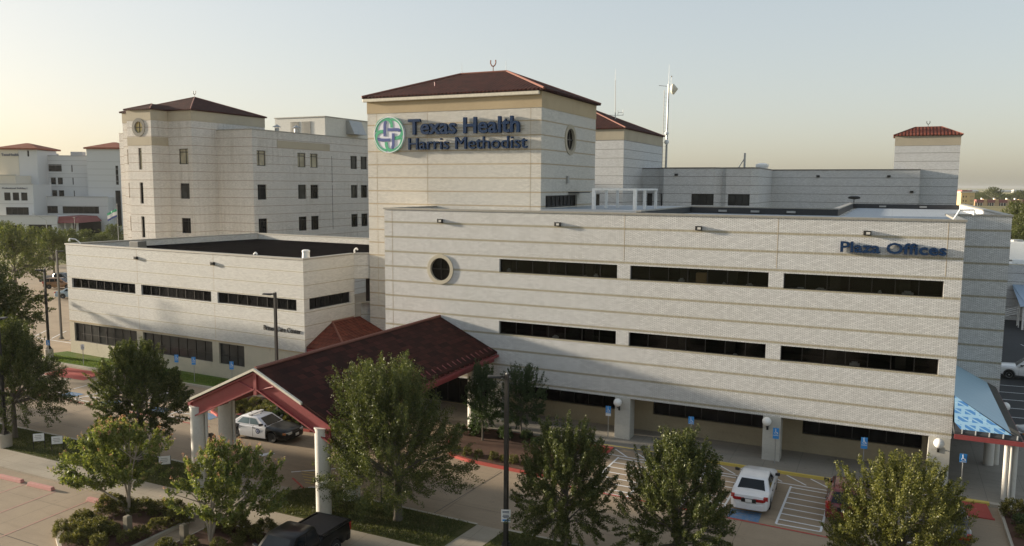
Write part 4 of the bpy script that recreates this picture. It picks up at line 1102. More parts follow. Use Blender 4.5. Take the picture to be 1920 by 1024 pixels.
# ramps
def ramp(poly_lo, poly_hi, mat):
    m = MB(); m.poly([(x, y, .012) for x, y in poly_lo] + [(x, y, .12) for x, y in poly_hi]); return tag(m.build('kerb_ramp', M[mat]), kind='structure')
ramp([(-16.9, 45.35), (-15.0, 45.45)], [(-15.0, 46.6), (-16.9, 46.6)], 'kerb_red')
ramp([(3.4, 44.8), (5.35, 44.9)], [(5.2, 46.5), (3.4, 46.35)], 'kerb_red')
ramp([(-65.2, 43.3), (-60.2, 43.4)], [(-60.6, 45.6), (-65.2, 45.6)], 'kerb_red')
slab('kerb_ramp', rect(3.4, 5.4, 44.62, 44.79), -.02, .06, 'kerb_red')
# beds
def bed(name, poly, kerbmat, z=.16, w=.16):
    c = Vector((sum(p[0] for p in poly) / len(poly), sum(p[1] for p in poly) / len(poly)))
    slab('kerb', poly, -.05, z, kerbmat)
    inner = []
    for p in poly:
        d = Vector(p) - c; inner.append(tuple(c + d * (1 - w / d.length)))
    m = MB(); m.poly([(x, y, z + .02) for x, y in inner]); return tag(m.build(name, M['mulch']), kind='structure')
bed('mulch_bed', [(-35.2, 25.2), (-34.9, 23.8), (-34.0, 22.7), (-32.6, 21.9), (-30.6, 21.6), (-30.0, 22.2), (-30.0, 26.9), (-30.4, 27.4), (-34.9, 27.4), (-35.2, 27.0)], 'concrete_kerb')
bed('mulch_bed', [(-28.7, 27.2), (-28.7, 22.0), (-28.0, 20.6), (-24.2, 20.6), (-23.8, 21.4), (-23.8, 26.6), (-24.3, 27.4), (-28.3, 27.4)], 'concrete_kerb')
bed('mulch_bed', [(-45.5, 45.4), (-43.6, 41.2), (-42.4, 40.6), (-34.2, 40.7), (-33.4, 41.3), (-33.6, 44.6), (-35.5, 46.2)], 'kerb_red')
bed('mulch_bed', [(-25.9, 45.6), (-24.6, 42.2), (-23.4, 40.7), (-22.0, 40.3), (-17.0, 40.0), (-16.4, 40.5), (-16.9, 45.6), (-17.5, 46.3), (-24.8, 46.2)], 'kerb_red')
bed('mulch_bed', rect(5.7, 12, 40.5, 46.2), 'concrete_kerb')

# painted lines: a set of flat strips, one object per colour and area
def strips(name, segs, w, mat, z=.006):
    m = MB()
    for i, (x0, y0, x1, y1) in enumerate(segs):
        d = Vector((x1 - x0, y1 - y0)).normalized(); n = Vector((-d.y, d.x)) * w / 2; zz = z + .0006 * (i % 5)
        m.poly([(x0 - n.x, y0 - n.y, zz), (x1 - n.x, y1 - n.y, zz), (x1 + n.x, y1 + n.y, zz), (x0 + n.x, y0 + n.y, zz)])
    return tag(m.build(name, M[mat]), kind='structure')
# bays along the office front
xs = [-14.3, -11.2, -8.0, -7.1 + .15, -4.3, -2.3, .9, 2.3]
seg = [(-16.4, 45.5, 2.6, 45.0)]
def hatch(x0, x1, y0, y1, n, out): 
    out += [(x0, y0, x0 + .1, y1), (x1, y0, x1 + .1, y1), (x0, y0, x1, y0)]
    for k in range(n):
        y = y0 + (y1 - y0) * (k + .8) / n
        out.append((x0 + .05, y, x1 + .05, y - .1))
hatch(-14.35, -11.9, 39.4, 45.2, 7, seg); hatch(-9.1, -7.05, 39.4, 45.1, 7, seg); hatch(-4.35, -2.3, 39.4, 44.9, 7, seg); hatch(.9, 2.2, 39.4, 44.9, 7, seg)
strips('parking_lines', seg, .11, 'line_white')
seg = []; x = -14.9
while x < 2.5:
    seg.append((x, 46.55, x + 1.15, 45.4)); x += 1.28
strips('parking_lines', seg, .10, 'line_white', .010)
strips('fire_lane_line', [(-15.9, 39.45, 3.4, 38.65)], .13, 'line_red', .014)
# bays by the clinic
seg = []
for x in (-68, -64.8, -61.6, -58.3, -55.5, -53.9, -50.6, -49.0, -45.8): seg.append((x, 39.2, x - .25, 44.4))
for x0, x1 in ((-55.5, -53.9), (-50.6, -49.0), (-45.8, -43.9)):
    seg += [(x0, 39.2, x1, 39.2), (x1, 39.2, x1 - .25, 44.4)]
    for k in range(5): seg.append((x0 - .03, 40.1 + k * .85, x1 - .05, 40.3 + k * .85))
strips('parking_lines', seg, .10, 'line_white')
strips('fire_lane_line', [(-70, 38.9, -41.0, 38.6)], .10, 'line_red', .014)
m = MB()
for x, y in ((-56.9, 39.9), (-52.3, 39.9), (-47.4, 39.9), (-43.0, 40.4), (-5.9, 39.75)):
    m.poly([(x - .75, y - .6, .011), (x + .75, y - .6, .011), (x + .75, y + .6, .011), (x - .75, y + .6, .011)])
tag(m.build('accessible_bay_mark', M['line_blue']), kind='structure')
# stop bar, small hatching and arrow strokes on the drive
strips('drive_mark', [(-33.9, 35.7, -33.5, 36.5)], .42, 'line_white', .007)
strips('drive_mark', [(-30.3, 34.4, -27.6, 36.6), (-27.9, 32.95, -26.6, 33.9)], .14, 'line_white', .007)
strips('drive_hatch', [(-29.9 + .35 * k, 34.75 - .32 * k, -28.3 + .35 * k, 34.95 - .32 * k) for k in range(5)], .09, 'line_yellow', .007)
strips('fire_lane_line', [(-29.6, 33.7, -28.0, 32.75)], .12, 'line_red', .014)
# lot in front: faded stall lines
strips('parking_lines', [(x, 20.5, x - .25, 26.6) for x in (-55.2, -52.5, -49.8, -47.1, -44.4, -41.8, -39.3, -36.6)], .10, 'line_pink')
strips('expansion_joint', [(-60, 22.3, -34.2, 22.0), (-52.3, 32.8, -52.2, 38.4), (-20.0, 33.0, -19.5, 39.8), (-13.5, 33, -16.0, 38.5)], .035, 'pole', .004)
# right-hand asphalt lot
strips('parking_lines', [(8.0, y, 14, y + .6) for y in (66, 68.7, 71.4, 74.0, 76.6)] + [(13 + k * 2.7, 98, 14.5 + k * 2.7, 93) for k in range(4)], .12, 'line_white')
# left-hand lot behind the big trees
strips('parking_lines', [(x, 54, x - 2.6, 57.5) for x in (-88, -85.2, -82.4, -79.6, -76.8)] + [(-90, 54, -74, 53.2)], .12, 'line_white')

# wheel stops
ws = MB(); h = .19
ws.hexa([(-.98, -.13, 0), (.98, -.13, 0), (.98, .13, 0), (-.98, .13, 0), (-.94, -.09, h), (.94, -.09, h), (.94, .09, h), (-.94, .09, h)])
w0 = None
for x, s in ((-46.0, 'faded red wheel stop at the left edge of the front car park'), (-43.3, 'faded red wheel stop below the two little white lawn signs'), (-40.75, 'faded red wheel stop left of the pink flowering tree'), (-35.95, 'faded red wheel stop half hidden beneath the pink flowering tree')):
    if w0 is None: o = ws.build('wheel_stop', M['kerb_pink'], None, bevel=.015); w0 = o
    else: o = w0.copy(); COL.objects.link(o)
    o.location = (x, 26.55, .002); o.rotation_euler.z = R_(1.5); tag(o, s, 'wheel stop', 'faded red wheel stops in the front car park')
for x, y, s in ((-31.3, 24.4, 'short square concrete post among the hedges under the left flowering tree'), (-28.25, 24.9, 'short square concrete post at the edge of the right flower bed')):
    p = MB(); p.box(-.14, .14, -.14, .14, 0, .85); p.hexa([(-.14, -.14, .853), (.14, -.14, .853), (.14, .14, .853), (-.14, .14, .853), (-.09, -.09, .9), (.09, -.09, .9), (.09, .09, .9), (-.09, .09, .9)])
    o = p.build('post', M['post_concrete'], None, bevel=.012); o.location = (x, y, .17); tag(o, s, 'post', 'short concrete posts in the flower beds')

# grass blades on the lawns
def blades(bright):
    rng = np.random.RandomState(11); P = []
    for x0, x1, y0, y1, n in ((-60, -32.3, 29.5, 32.45, 15000), (-28.1, -17.7, 29.5, 32.6, 8500), (-15.9, 3, 29.5, 32.5, 9000)) if not bright else ((-71.3, -44, 46.8, 48.4, 9000),):
        p = np.stack([rng.uniform(x0, x1, n), rng.uniform(y0, y1, n)], 1); P.append(p)
    P = np.concatenate(P); n = len(P); a = rng.uniform(0, 2 * PI, n); h = rng.uniform(.04, .12, n); w = rng.uniform(.015, .03, n); ln = rng.uniform(-.07, .07, (n, 2))
    dx, dy = np.cos(a) * w, np.sin(a) * w; z = np.full(n, .138)
    v = np.stack([np.stack([P[:, 0] - dx, P[:, 1] - dy, z], 1), np.stack([P[:, 0] + dx, P[:, 1] + dy, z], 1), np.stack([P[:, 0] + ln[:, 0], P[:, 1] + ln[:, 1], z + h], 1)], 1).reshape(-1, 3)
    o = np_mesh('grass', v, np.arange(3 * n).reshape(-1, 3), M['blade_sunlit' if bright else 'blade'])
    tag(o, 'short grass in sunlit colours in front of the clinic' if bright else 'short olive grass in shaded colours growing on the lawn strips', 'grass', None, 'stuff')
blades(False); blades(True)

# ------------------------------------------------------------------ vegetation
def leaf_quads(rng, centers, axes, per, spread, length, size, flat=.3):
    """leaf quads strewn along short twigs. centers (n,3), axes (n,3) unit twig directions"""
    n = len(centers); N = n * per
    c = np.repeat(centers, per, 0); ax = np.repeat(axes, per, 0)
    s = rng.uniform(-.5, .5, N)[:, None] * np.repeat(length, per)[:, None]
    off = rng.normal(0, 1, (N, 3)); off *= (np.repeat(spread, per) * rng.uniform(.2, 1, N) / np.linalg.norm(off, axis=1))[:, None]
    off *= (1 - .55 * np.clip(s / np.repeat(length, per)[:, None] + .2, 0, 1))
    p = c + ax * s + off
    u = rng.normal(0, 1, (N, 3)) + ax * .8; u /= np.linalg.norm(u, axis=1)[:, None]
    w = np.cross(u, rng.normal(0, 1, (N, 3)) + np.array([0, 0, flat])); w /= np.linalg.norm(w, axis=1)[:, None]
    sz = size * rng.uniform(.6, 1.3, N)[:, None]
    a, b = u * sz, w * sz * .42
    v = np.stack([p - a, p + b, p + a, p - b], 1).reshape(-1, 3)
    return v, np.arange(4 * N).reshape(-1, 4)
def tree(name, label, cat, x, y, h, rad, z0, seed, leafmat, n_cl=300, per=60, size=.085, trunk=.16, prof=None, lean=(0, 0), group=None, crown_off=(0, 0), spiky=.5, open_=.25, barkmat='bark', rz=0):
    rng = np.random.RandomState(seed)
    t = thing(name, label, cat, (x, y, .1), rz, group)
    prof = prof or [(0, .55), (.12, .86), (.3, 1.0), (.5, .93), (.7, .70), (.86, .42), (1, .12)]
    pt, pr = np.array([a for a, b in prof]), np.array([b for a, b in prof])
    k1, k2, k3 = rng.uniform(0, 2 * PI, 3)
    cen = []; 
    lob = rng.uniform(0, 2 * PI, 7); lz = rng.uniform(.1, .95, 7); la = rng.uniform(.12, .36, 7) * rng.choice([-1, 1], 7, p=[.5, .5])
    while len(cen) < n_cl:
        q = rng.uniform(0, 1) ** .9; a = rng.uniform(0, 2 * PI)
        m = 1 + .10 * math.sin(2 * a + k1) + .08 * math.sin(3 * a + k2 + 5 * q)
        for j in range(7):
            da = (a - lob[j] + PI) % (2 * PI) - PI
            m += la[j] * math.exp(-(da / .5) ** 2 - ((q - lz[j]) / .16) ** 2)
        Rr = rad * np.interp(q, pt, pr) * m
        f = rng.uniform(0, 1) ** .42
        if f < .55 and rng.uniform() < open_ * 2: continue
        cen.append((math.cos(a) * Rr * f + crown_off[0] * (.3 + .7 * q), math.sin(a) * Rr * f + crown_off[1] * (.3 + .7 * q), z0 + (h - z0) * q))
    cen = np.array(cen); core = np.array([crown_off[0] * .5, crown_off[1] * .5, z0 + (h - z0) * .28])
    ax = cen - core; ax /= np.linalg.norm(ax, axis=1)[:, None]
    ax = ax + np.array([0, 0, .25 + spiky]) * rng.uniform(.2, 1, (n_cl, 1)) + rng.normal(0, .22, (n_cl, 3))
    low = cen[:, 2] < z0 + (h - z0) * .25; ax[low, 2] -= .55
    ax /= np.linalg.norm(ax, axis=1)[:, None]
    sc_ = max(rad / 3.5, .62)
    ln = rng.uniform(.75, 1.5, n_cl) * sc_ * (1 + .5 * (cen[:, 2] > z0 + .7 * (h - z0))); sp = rng.uniform(.17, .36, n_cl) * sc_
    v, f = leaf_quads(rng, cen, ax, per, sp, ln, size)
    np_mesh('crown', v, f, M[leafmat], t)
    b = MB(); zt = z0 + (h - z0) * .12
    top = Vector((crown_off[0] * .5 + lean[0], crown_off[1] * .5 + lean[1], h * .82))
    T = [Vector((0, 0, -.15)), Vector((lean[0] * .1, lean[1] * .1, .25)), Vector((lean[0] * .4, lean[1] * .4, zt)), Vector((lean[0] * .7, lean[1] * .7, (zt + top.z) / 2)), top]
    b.path(T, [trunk * 1.45, trunk, trunk * .82, trunk * .42, trunk * .08], 10)
    idx = rng.choice(n_cl, min(n_cl, 60), replace=False)
    for i in idx:
        c = Vector(cen[i]); zz = max(zt * .85, min(top.z * .9, c.z - .45 * math.hypot(c.x, c.y) - .2)); s = (zz - zt) / max(.1, top.z - zt); s = min(max(s, 0), 1)
        p0 = T[2].lerp(top, s); mid = p0.lerp(c, .5) + Vector((0, 0, .12 * (c - p0).length))
        r = trunk * .34 * (1 - .6 * s)
        b.path([p0, mid, c], [r, r * .6, r * .2], 5)
    b.build('trunk', M[barkmat], t, smooth=True)
    return t
oak = 'street trees in the lawn strip'
tree('oak_tree', 'largest dark green oak in front of the canopy roof, with feathery upright tips', 'tree', -21.0, 31.35, 7.25, 3.6, 1.35, 5, 'leaf_oak', 640, 180, .052, .21, [(0, .74), (.12, .96), (.28, 1.0), (.45, .93), (.6, .80), (.76, .64), (.9, .50), (1, .34)], group=oak, spiky=1.1, crown_off=(-.75, .1))
tree('oak_tree', 'rounded dark oak right of the dark lamp pole, in front of the shrub bed', 'tree', -12.3, 31.6, 5.7, 2.0, .95, 17, 'leaf_oak', 420, 190, .049, .13, [(0, .7), (.15, .98), (.4, 1.02), (.62, .98), (.82, .84), (.94, .66), (1, .42)], group=oak)
tree('oak_tree', 'wide oak between the hatched bays and the white sedan, cut by the bottom edge', 'tree', -7.4, 31.6, 5.9, 2.3, .9, 29, 'leaf_oak', 430, 190, .049, .13, [(0, .84), (.15, 1.02), (.4, 1.0), (.62, .84), (.82, .60), (1, .24)], group=oak, spiky=.7)
tree('oak_tree', 'yellowish sunlit oak hiding the maroon car at the lower right', 'tree', .75, 31.7, 6.0, 2.3, 1.0, 41, 'leaf_oak_sunlit', 540, 190, .045, .14, [(0, .9), (.2, 1.05), (.45, 1.0), (.65, .97), (.84, .86), (.95, .68), (1, .45)], group=oak)
tree('oak_tree', 'oval dark oak in the lawn strip left of the canopy columns', 'tree', -39.2, 31.6, 6.75, 2.5, 1.5, 53, 'leaf_oak', 460, 150, .066, .15, [(0, .75), (.15, 1.0), (.35, 1.05), (.6, .92), (.82, .64), (1, .28)], group=oak)
tree('oak_tree', 'wide bell-shaped oak at the left edge, its bare trunk standing in the lawn strip', 'tree', -50.0, 31.1, 7.0, 3.55, 1.6, 67, 'leaf_oak', 520, 150, .066, .16, [(0, .9), (.12, 1.0), (.35, .88), (.6, .66), (.82, .4), (1, .12)], group=oak)
tree('oak_tree', 'broad spreading tree at the left edge behind the bell-shaped oak, beside the tall lamp pole', 'tree', -74.5, 43.5, 8.6, 5.2, 2.9, 71, 'leaf_far', 560, 80, .14, .22, [(0, .7), (.12, 1.0), (.4, .92), (.7, .62), (1, .2)])
for x, y, h, rd, sd, lb in ((-61.2, 31.2, 7.4, 3.2, 83, 'oak in the lawn strip beyond the left edge, next to the bell-shaped oak'), (-72.5, 31.0, 7.0, 3.0, 89, 'oak in the lawn strip farther beyond the left edge')):
    tree('oak_tree', lb, 'tree', x, y, h, rd, 1.6, sd, 'leaf_oak', 300, 70, .11, .15, [(0, .8), (.15, 1.0), (.4, .9), (.7, .6), (1, .15)], group=oak)
# crape myrtles
def myrtle(x, y, h, rad, z0, seed, label, off, stems, n_cl=150):
    rng = np.random.RandomState(seed)
    t = thing('flowering_tree', label, 'tree', (x, y, .18), 0, 'small flowering trees in the front beds')
    cen = []
    while len(cen) < n_cl:
        q = rng.uniform(0, 1); a = rng.uniform(0, 2 * PI); Rr = rad * np.interp(q, [0, .2, .5, .8, 1], [.55, .95, 1, .7, .25]) * (1 + .16 * math.sin(2 * a + seed) + .14 * math.sin(3 * a + 7 * q))
        f = rng.uniform(0, 1) ** .5
        cen.append((math.cos(a) * Rr * f + off[0] * (1 - .5 * q), math.sin(a) * Rr * f * .85 + off[1] * (1 - .5 * q), z0 + (h - z0) * q))
    cen = np.array(cen); ax = cen - np.array([off[0] * .6, off[1] * .6, z0 - .3]); ax /= np.linalg.norm(ax, axis=1)[:, None]; ax[:, 2] += .3; ax /= np.linalg.norm(ax, axis=1)[:, None]
    v, f = leaf_quads(rng, cen, ax, 80, rng.uniform(.16, .32, n_cl), rng.uniform(.4, .75, n_cl), .085)
    np_mesh('crown', v, f, M['leaf_myrtle'], t)
    outer = np.argsort(-np.linalg.norm(cen - np.array([off[0], off[1], z0]), axis=1))[: int(n_cl * .35)]
    tip = cen[outer] + ax[outer] * .36
    v, f = leaf_quads(rng, tip, ax[outer], 16, np.full(len(tip), .12), np.full(len(tip), .26), .035)
    np_mesh('blossom', v, f, M['blossom'], t)
    b = MB()
    for (tx, ty, tz) in stems:
        e = Vector((tx, ty, tz)); m1 = Vector((tx * .12, ty * .12, tz * .35)); m2 = Vector((tx * .5, ty * .5, tz * .66))
        b.path([Vector((0, 0, -.1)), m1, m2, e], [.075, .06, .045, .02], 7)
        near = np.argsort(np.linalg.norm(cen - np.array(e), axis=1))[:16]
        for i in near[::2]: b.path([m2.lerp(e, .5), Vector(cen[i])], [.028, .01], 5)
    b.build('trunk', M['bark_pale'], t, smooth=True)
    return t
myrtle(-33.1, 25.9, 4.4, 2.55, 1.45, 101, 'pink flowering tree with crooked bare stems over the left front bed', (-1.25, .2), [(-1.9, -.3, 1.2), (-1.2, .6, 2.4), (-.1, .4, 3.2), (.5, .2, 3.4), (-.9, 1.0, 2.8), (-2.6, -.6, 1.6)], 200)
myrtle(-27.3, 25.5, 4.4, 2.45, 1.1, 113, 'flowering tree with few blossoms and a leaning pale trunk in the right front bed', (.75, .9), [(.8, 1.3, 2.6), (-.6, .9, 2.6), (.4, .5, 3.4), (1.5, 1.2, 2.2), (-1.2, .4, 1.9)], 200)
# small ornamental trees in the shrub bed by the entrance
def stem_tree(x, y, h, rad, seed, label):
    return tree('small_tree', label, 'tree', x, y, h, rad, 1.1, seed, 'leaf_dark', 230, 70, .062, .06, [(0, .5), (.2, .9), (.45, 1), (.7, .8), (1, .35)], group='small dark trees in the entrance bed', spiky=.6, open_=.1)
stem_tree(-22.9, 43.9, 4.75, 1.25, 131, 'slim dark small tree left of the lamp pole in the entrance bed')
stem_tree(-20.9, 45.4, 4.5, 1.75, 137, 'broader dark small tree right of the lamp pole in the entrance bed')

# shrubs
def shrub_protos():
    P = []
    for i, (r, h, mat, n) in enumerate(((.62, .62, 'leaf_shrub', 120), (.62, .58, 'leaf_shrub', 120), (.55, .6, 'leaf_dark', 100), (.5, .7, 'leaf_shrub', 80))):
        rng = np.random.RandomState(200 + i)
        a = rng.uniform(0, 2 * PI, n); q = rng.uniform(0, 1, n) ** .7; f = rng.uniform(.72, 1, n)
        rr = r * np.sqrt(np.clip(1 - (q * .92) ** 2.4, 0, 1)) * f * (1 + .12 * np.sin(3 * a + i))
        cen = np.stack([np.cos(a) * rr, np.sin(a) * rr, .08 + q * h], 1); ax = cen - np.array([0, 0, .1]); ax /= np.linalg.norm(ax, axis=1)[:, None] + 1e-6
        v, f = leaf_quads(rng, cen, ax, 34, np.full(n, .12), np.full(n, .22), .042)
        core = MB(); core.sphere((0, 0, h * .42), r * .72, 14, 8, .62 * h / r / .72 * .95)
        k = len(v); cv = np.array(core.v)
        o = np_mesh('leaves', v, f, M[mat]); P.append((o, rng))
    return P
protos = shrub_protos(); used = [False] * 4
def shrub(kind, x, y, s, label, group, z=.17, rz=0):
    o = protos[kind][0]
    if not used[kind]: used[kind] = True
    else: o = o.copy(); COL.objects.link(o)
    o.name = 'shrub'; o.location = (x, y, z); o.scale = (s[0], s[1], s[2]) if isinstance(s, tuple) else (s, s, s); o.rotation_euler.z = rz
    return tag(o, label, 'shrub', group)
rs = random.Random(5)
def row(pts, kind, sz, label, group, jit=.12):
    for i, p in enumerate(pts):
        k = kind if isinstance(kind, int) else rs.choice(kind)
        s = sz * rs.uniform(.85, 1.15)
        shrub(k, p[0] + rs.uniform(-jit, jit), p[1] + rs.uniform(-jit, jit), (s * rs.uniform(.95, 1.2), s, s * rs.uniform(.85, 1.1)), label, group, rz=rs.uniform(0, 6.2))
lin = lambda a, b, n: [(a[0] + (b[0] - a[0]) * k / (n - 1), a[1] + (b[1] - a[1]) * k / (n - 1)) for k in range(n)]
row(lin((-34.4, 25.7), (-32.0, 26.9), 4) + lin((-31.2, 26.9), (-30.4, 26.4), 2), (0, 1), 1.0, 'clipped green shrub at the back of the left front bed under the pink tree', 'shrubs in the back row of the left front bed')
row(lin((-34.1, 24.3), (-31.9, 23.9), 4) + [(-33.2, 23.4), (-32.2, 23.1)], (0, 1), 1.0, 'clipped green shrub at the front of the left bed beside the concrete post', 'shrubs in the front row of the left front bed')
row([(-30.6, 25.4), (-30.5, 24.5), (-30.6, 23.6), (-31.0, 22.7)], (0, 3), .75, 'small yellowish shrub along the right kerb of the left front bed', 'small shrubs along the right kerb of the left front bed')
row([(-34.4, 23.3), (-33.7, 22.8), (-33.0, 22.4)], 3, .6, 'little brownish grass tuft at the rounded corner of the left front bed', 'tufts at the corner of the left front bed')
row([(-27.9, 26.7), (-26.9, 26.8), (-26.0, 26.6), (-25.2, 26.7)], (0, 1), .95, 'sunlit yellow-green shrub at the back of the right bed beside the black pickup', 'shrubs at the back of the right front bed')
row([(-28.2, 23.9), (-27.6, 24.6), (-26.3, 24.9), (-25.6, 25.5), (-26.8, 23.6)], (0, 3), .7, 'small shrub in the middle of the right front bed beside the leaning trunk', 'small shrubs in the middle of the right front bed')
row(lin((-43.0, 42.0), (-38.2, 41.7), 6) + lin((-43.6, 43.2), (-37.5, 43.2), 6), (0, 1, 1), .95, 'bushy shrub in the bed behind the police car', 'shrubs in the bed behind the police car')
row(lin((-37.3, 41.5), (-34.4, 41.4), 4) + lin((-36.6, 42.5), (-34.3, 42.6), 3), (2, 2, 0), .95, 'dark leafy shrub at the right end of the bed behind the police car', 'dark shrubs at the right end of the police car bed')
row(lin((-23.2, 41.0), (-17.6, 40.8), 8), 3, .6, 'small shrub in the low row inside the red kerb of the entrance bed', 'low shrubs along the red kerb of the entrance bed')
row([(-25.0, 44.6), (-24.2, 45.2), (-23.6, 44.6), (-22.2, 45.6), (-21.6, 44.9), (-20.4, 45.2), (-19.6, 44.7), (-18.7, 45.1), (-18.0, 44.5)], 2, .8, 'dark rounded shrub at the back of the entrance bed near the walkway', 'dark shrubs at the back of the entrance bed')
row([(6.3, 45.3), (6.6, 44.1), (7.3, 44.9), (7.4, 43.4), (6.5, 42.7)], (2, 0), .9, 'dark shrub in the bed at the lower right corner', 'shrubs in the bed at the lower right corner')
# ornamental grass behind the police car
rng = np.random.RandomState(9); n = 900; a = rng.uniform(0, 2 * PI, n); r0 = rng.uniform(0, 1, n) ** .5; bx, by = -38.0 + np.cos(a) * r0 * 1.7, 42.35 + np.sin(a) * r0 * .45
ln = rng.normal(0, .16, (n, 2)); h_ = rng.uniform(.5, .95, n); ww = .018
v = np.stack([np.stack([bx - ww, by, np.full(n, .17)], 1), np.stack([bx + ww, by, np.full(n, .17)], 1), np.stack([bx + ln[:, 0], by + ln[:, 1], .17 + h_], 1)], 1).reshape(-1, 3)
tag(np_mesh('ornamental_grass', v, np.arange(3 * n).reshape(-1, 3), foliage('ornamental_grass_blade', (.07, .11, .02), (.2, .24, .06), .4)), 'bright green clump of ornamental grass behind the roof of the police car', 'grass clump')
# ------------------------------------------------------------------ vehicles
def interp(tbl, x):
    return float(np.interp(x, [a for a, b in tbl], [b for a, b in tbl]))
class Car:
    def __init__(s, name, label, cat, loc, heading, spec, group=None):
        s.S = spec; s.t = thing(name, label, cat, (loc[0], loc[1], loc[2] if len(loc) > 2 else .004), heading, group)
        s.body(); 
    def sec(s, x):
        S = s.S; h = interp(S['deck'], x); w = interp(S['half'], x); b = interp(S['sill'], x)
        for wx in S['wheels']:
            d = abs(x - wx); ra = S['rw'] + .07
            if d < ra: b = max(b, S['rw'] + math.sqrt(ra * ra - d * d))
        b = min(b, h - .12)
        zs = max(b + .02, h - .10)
        mid = b + (zs - b) * .62
        low = b + (zs - b) * .22
        return [(0, h), (w * .55, h - .012), (w * .86, h - .035), (w * .955, zs), (w, mid), (w * .995, low), (w * .965, b), (w * .80, b), (0, b)]
    def stations(s, xa=None, xb=None):
        S = s.S; L = S['L'] / 2; xs = set(np.linspace(-L, L, 31))
        for wx in S['wheels']:
            for k in range(-8, 9): xs.add(wx + (S['rw'] + .07) * math.sin(k / 8 * PI / 2))
        xs |= {-L + .03, -L + .08, L - .03, L - .08}
        xs = sorted(x for x in xs if -L <= x <= L)
        if xa is not None: xs = [xa] + [x for x in xs if xa < x < xb] + [xb]
        return xs
    def loft(s, xs, i0=0, i1=8, out=0., close=True):
        mb = MB(); rings = []
        for x in xs:
            q = s.sec(x)[i0:i1 + 1]
            pts = [(x, y + (out if y > .01 else 0), z + (out if i0 == 0 and y < .9 and k < 3 else 0)) for k, (y, z) in enumerate(q)]
            rings.append(pts)
        for sg in (1, -1):
            n = len(rings[0]); i = mb.add([(x, y * sg, z) for r in rings for x, y, z in r])
            for a in range(len(rings) - 1):
                for k in range(n - 1):
                    f = (i + a * n + k, i + (a + 1) * n + k, i + (a + 1) * n + k + 1, i + a * n + k + 1)
                    mb.f.append(f if sg > 0 else f[::-1])
            if close:
                mb.f.append(tuple(i + k for k in range(n))); mb.f.append(tuple(i + (len(rings) - 1) * n + k for k in range(n)))
        return mb
    def body(s):
        S = s.S; t = s.t
        s.loft(s.stations()).build('body', M[S['paint']], t, smooth=True)
        # cabin: lofted pillars and roof
        (b0, b1), (r0, r1) = S['belt_x'], S['roof_x']; zb, zr = S['zb'], S['zr']; wb, wr = S['wb'], S['wr']
        def ring(f):
            x0 = b0 + (r0 - b0) * f; x1 = b1 + (r1 - b1) * f; w = wb + (wr - wb) * f; z = zb + (zr - zb) * f
            c = .10
            return [(x0, -w + c, z), (x0 + c, -w, z), (x1 - c, -w, z), (x1, -w + c, z), (x1, w - c, z), (x1 - c, w, z), (x0 + c, w, z), (x0, w - c, z)]
        mb = MB(); rings = [ring(0), ring(.5), ring(.93)]
        x0, x1, w = r0 + .08, r1 - .12, wr - .09
        rings.append([(x0, -w + .08, zr), (x0 + .08, -w, zr), (x1 - .08, -w, zr), (x1, -w + .08, zr), (x1, w - .08, zr), (x1 - .08, w, zr), (x0 + .08, w, zr), (x0, w - .08, zr)])
        i = mb.add([p for r in rings for p in r])
        for a in range(3):
            for k in range(8):
                q = (k + 1) % 8; mb.f.append((i + a * 8 + k, i + a * 8 + q, i + (a + 1) * 8 + q, i + (a + 1) * 8 + k))
        mb.f.append(tuple(i + 24 + k for k in range(8)))
        mb.build('cabin', M[S.get('roof_paint', S['paint'])], t, smooth=True)
        # windows as slightly proud panes
        def pane(A, B, C, D, n, u0, u1, v0, v1, name, mat):
            A, B, C, D, n = map(Vector, (A, B, C, D, n))
            P = lambda u, v: (A.lerp(B, u)).lerp(D.lerp(C, u), v)
            q = [P(u0, v0), P(u1, v0), P(u1, v1), P(u0, v1)]
            m = MB(); m.hexa([p - n * .01 for p in q] + [p + n * .009 for p in q]); return m.build(name, M[mat], t)
        f0, f1 = ring(0), ring(.93)
        nz = Vector((0, 0, 1))
        def nrm(a, b, c): 
            v = (Vector(b) - Vector(a)).cross(Vector(c) - Vector(a)).normalized(); return v
        A, B, C, D = f0[4], f0[3], f1[3], f1[4]; n = nrm(A, B, C); n = n if n.x > 0 else -n
        pane(A, B, C, D, n, .05, .95, .06, .94, 'windscreen', S.get('glass', 'car_glass'))
        A, B, C, D = f0[0], f0[7], f1[7], f1[0]; n = nrm(A, B, C); n = n if n.x < 0 else -n
        pane(A, B, C, D, n, .06, .94, .10, .90, 'rear_window', S.get('glass', 'car_glass'))
        for sg, (a, b) in ((-1, (1, 2)), (1, (6, 5))):
            A, B, C, D = f0[a], f0[b], f1[a + (b - a)], f1[a]; C = f1[b]; n = nrm(A, B, C); n = n if n.y * sg > 0 else -n
            for u0, u1 in S['side']: pane(A, B, C, D, n, u0, u1, .14, .90, 'side_window', S.get('side_glass', 'car_glass'))
        # wheels
        rw = S['rw']
        for wx in S['wheels']:
            for sg in (-1, 1):
                yo = interp(S['half'], wx) - .015
                w = MB(); w.lathe([(rw * .62, -.10), (rw * .93, -.11), (rw, -.07), (rw, .07), (rw * .93, .11), (rw * .62, .10)], (0, 0, 0), 26, 'y'); w.xform(Matrix.Translation((wx, sg * (yo - .12), rw)))
                wo = w.build('wheel', M['tyre'], t, smooth=True)
                r = MB(); r.lathe([(rw * .63, .06), (rw * .60, .105), (rw * .42, .075), (rw * .2, .085), (rw * .12, .115), (.01, .118)], (0, 0, 0), 22, 'y')
                if sg > 0: r.xform(Matrix.Scale(-1, 4, (0, 1, 0)))
                r.xform(Matrix.Translation((wx, sg * (yo - .12), rw))); r.build('rim', M[S.get('rim', 'rim')], wo, smooth=True)
        L = S['L'] / 2
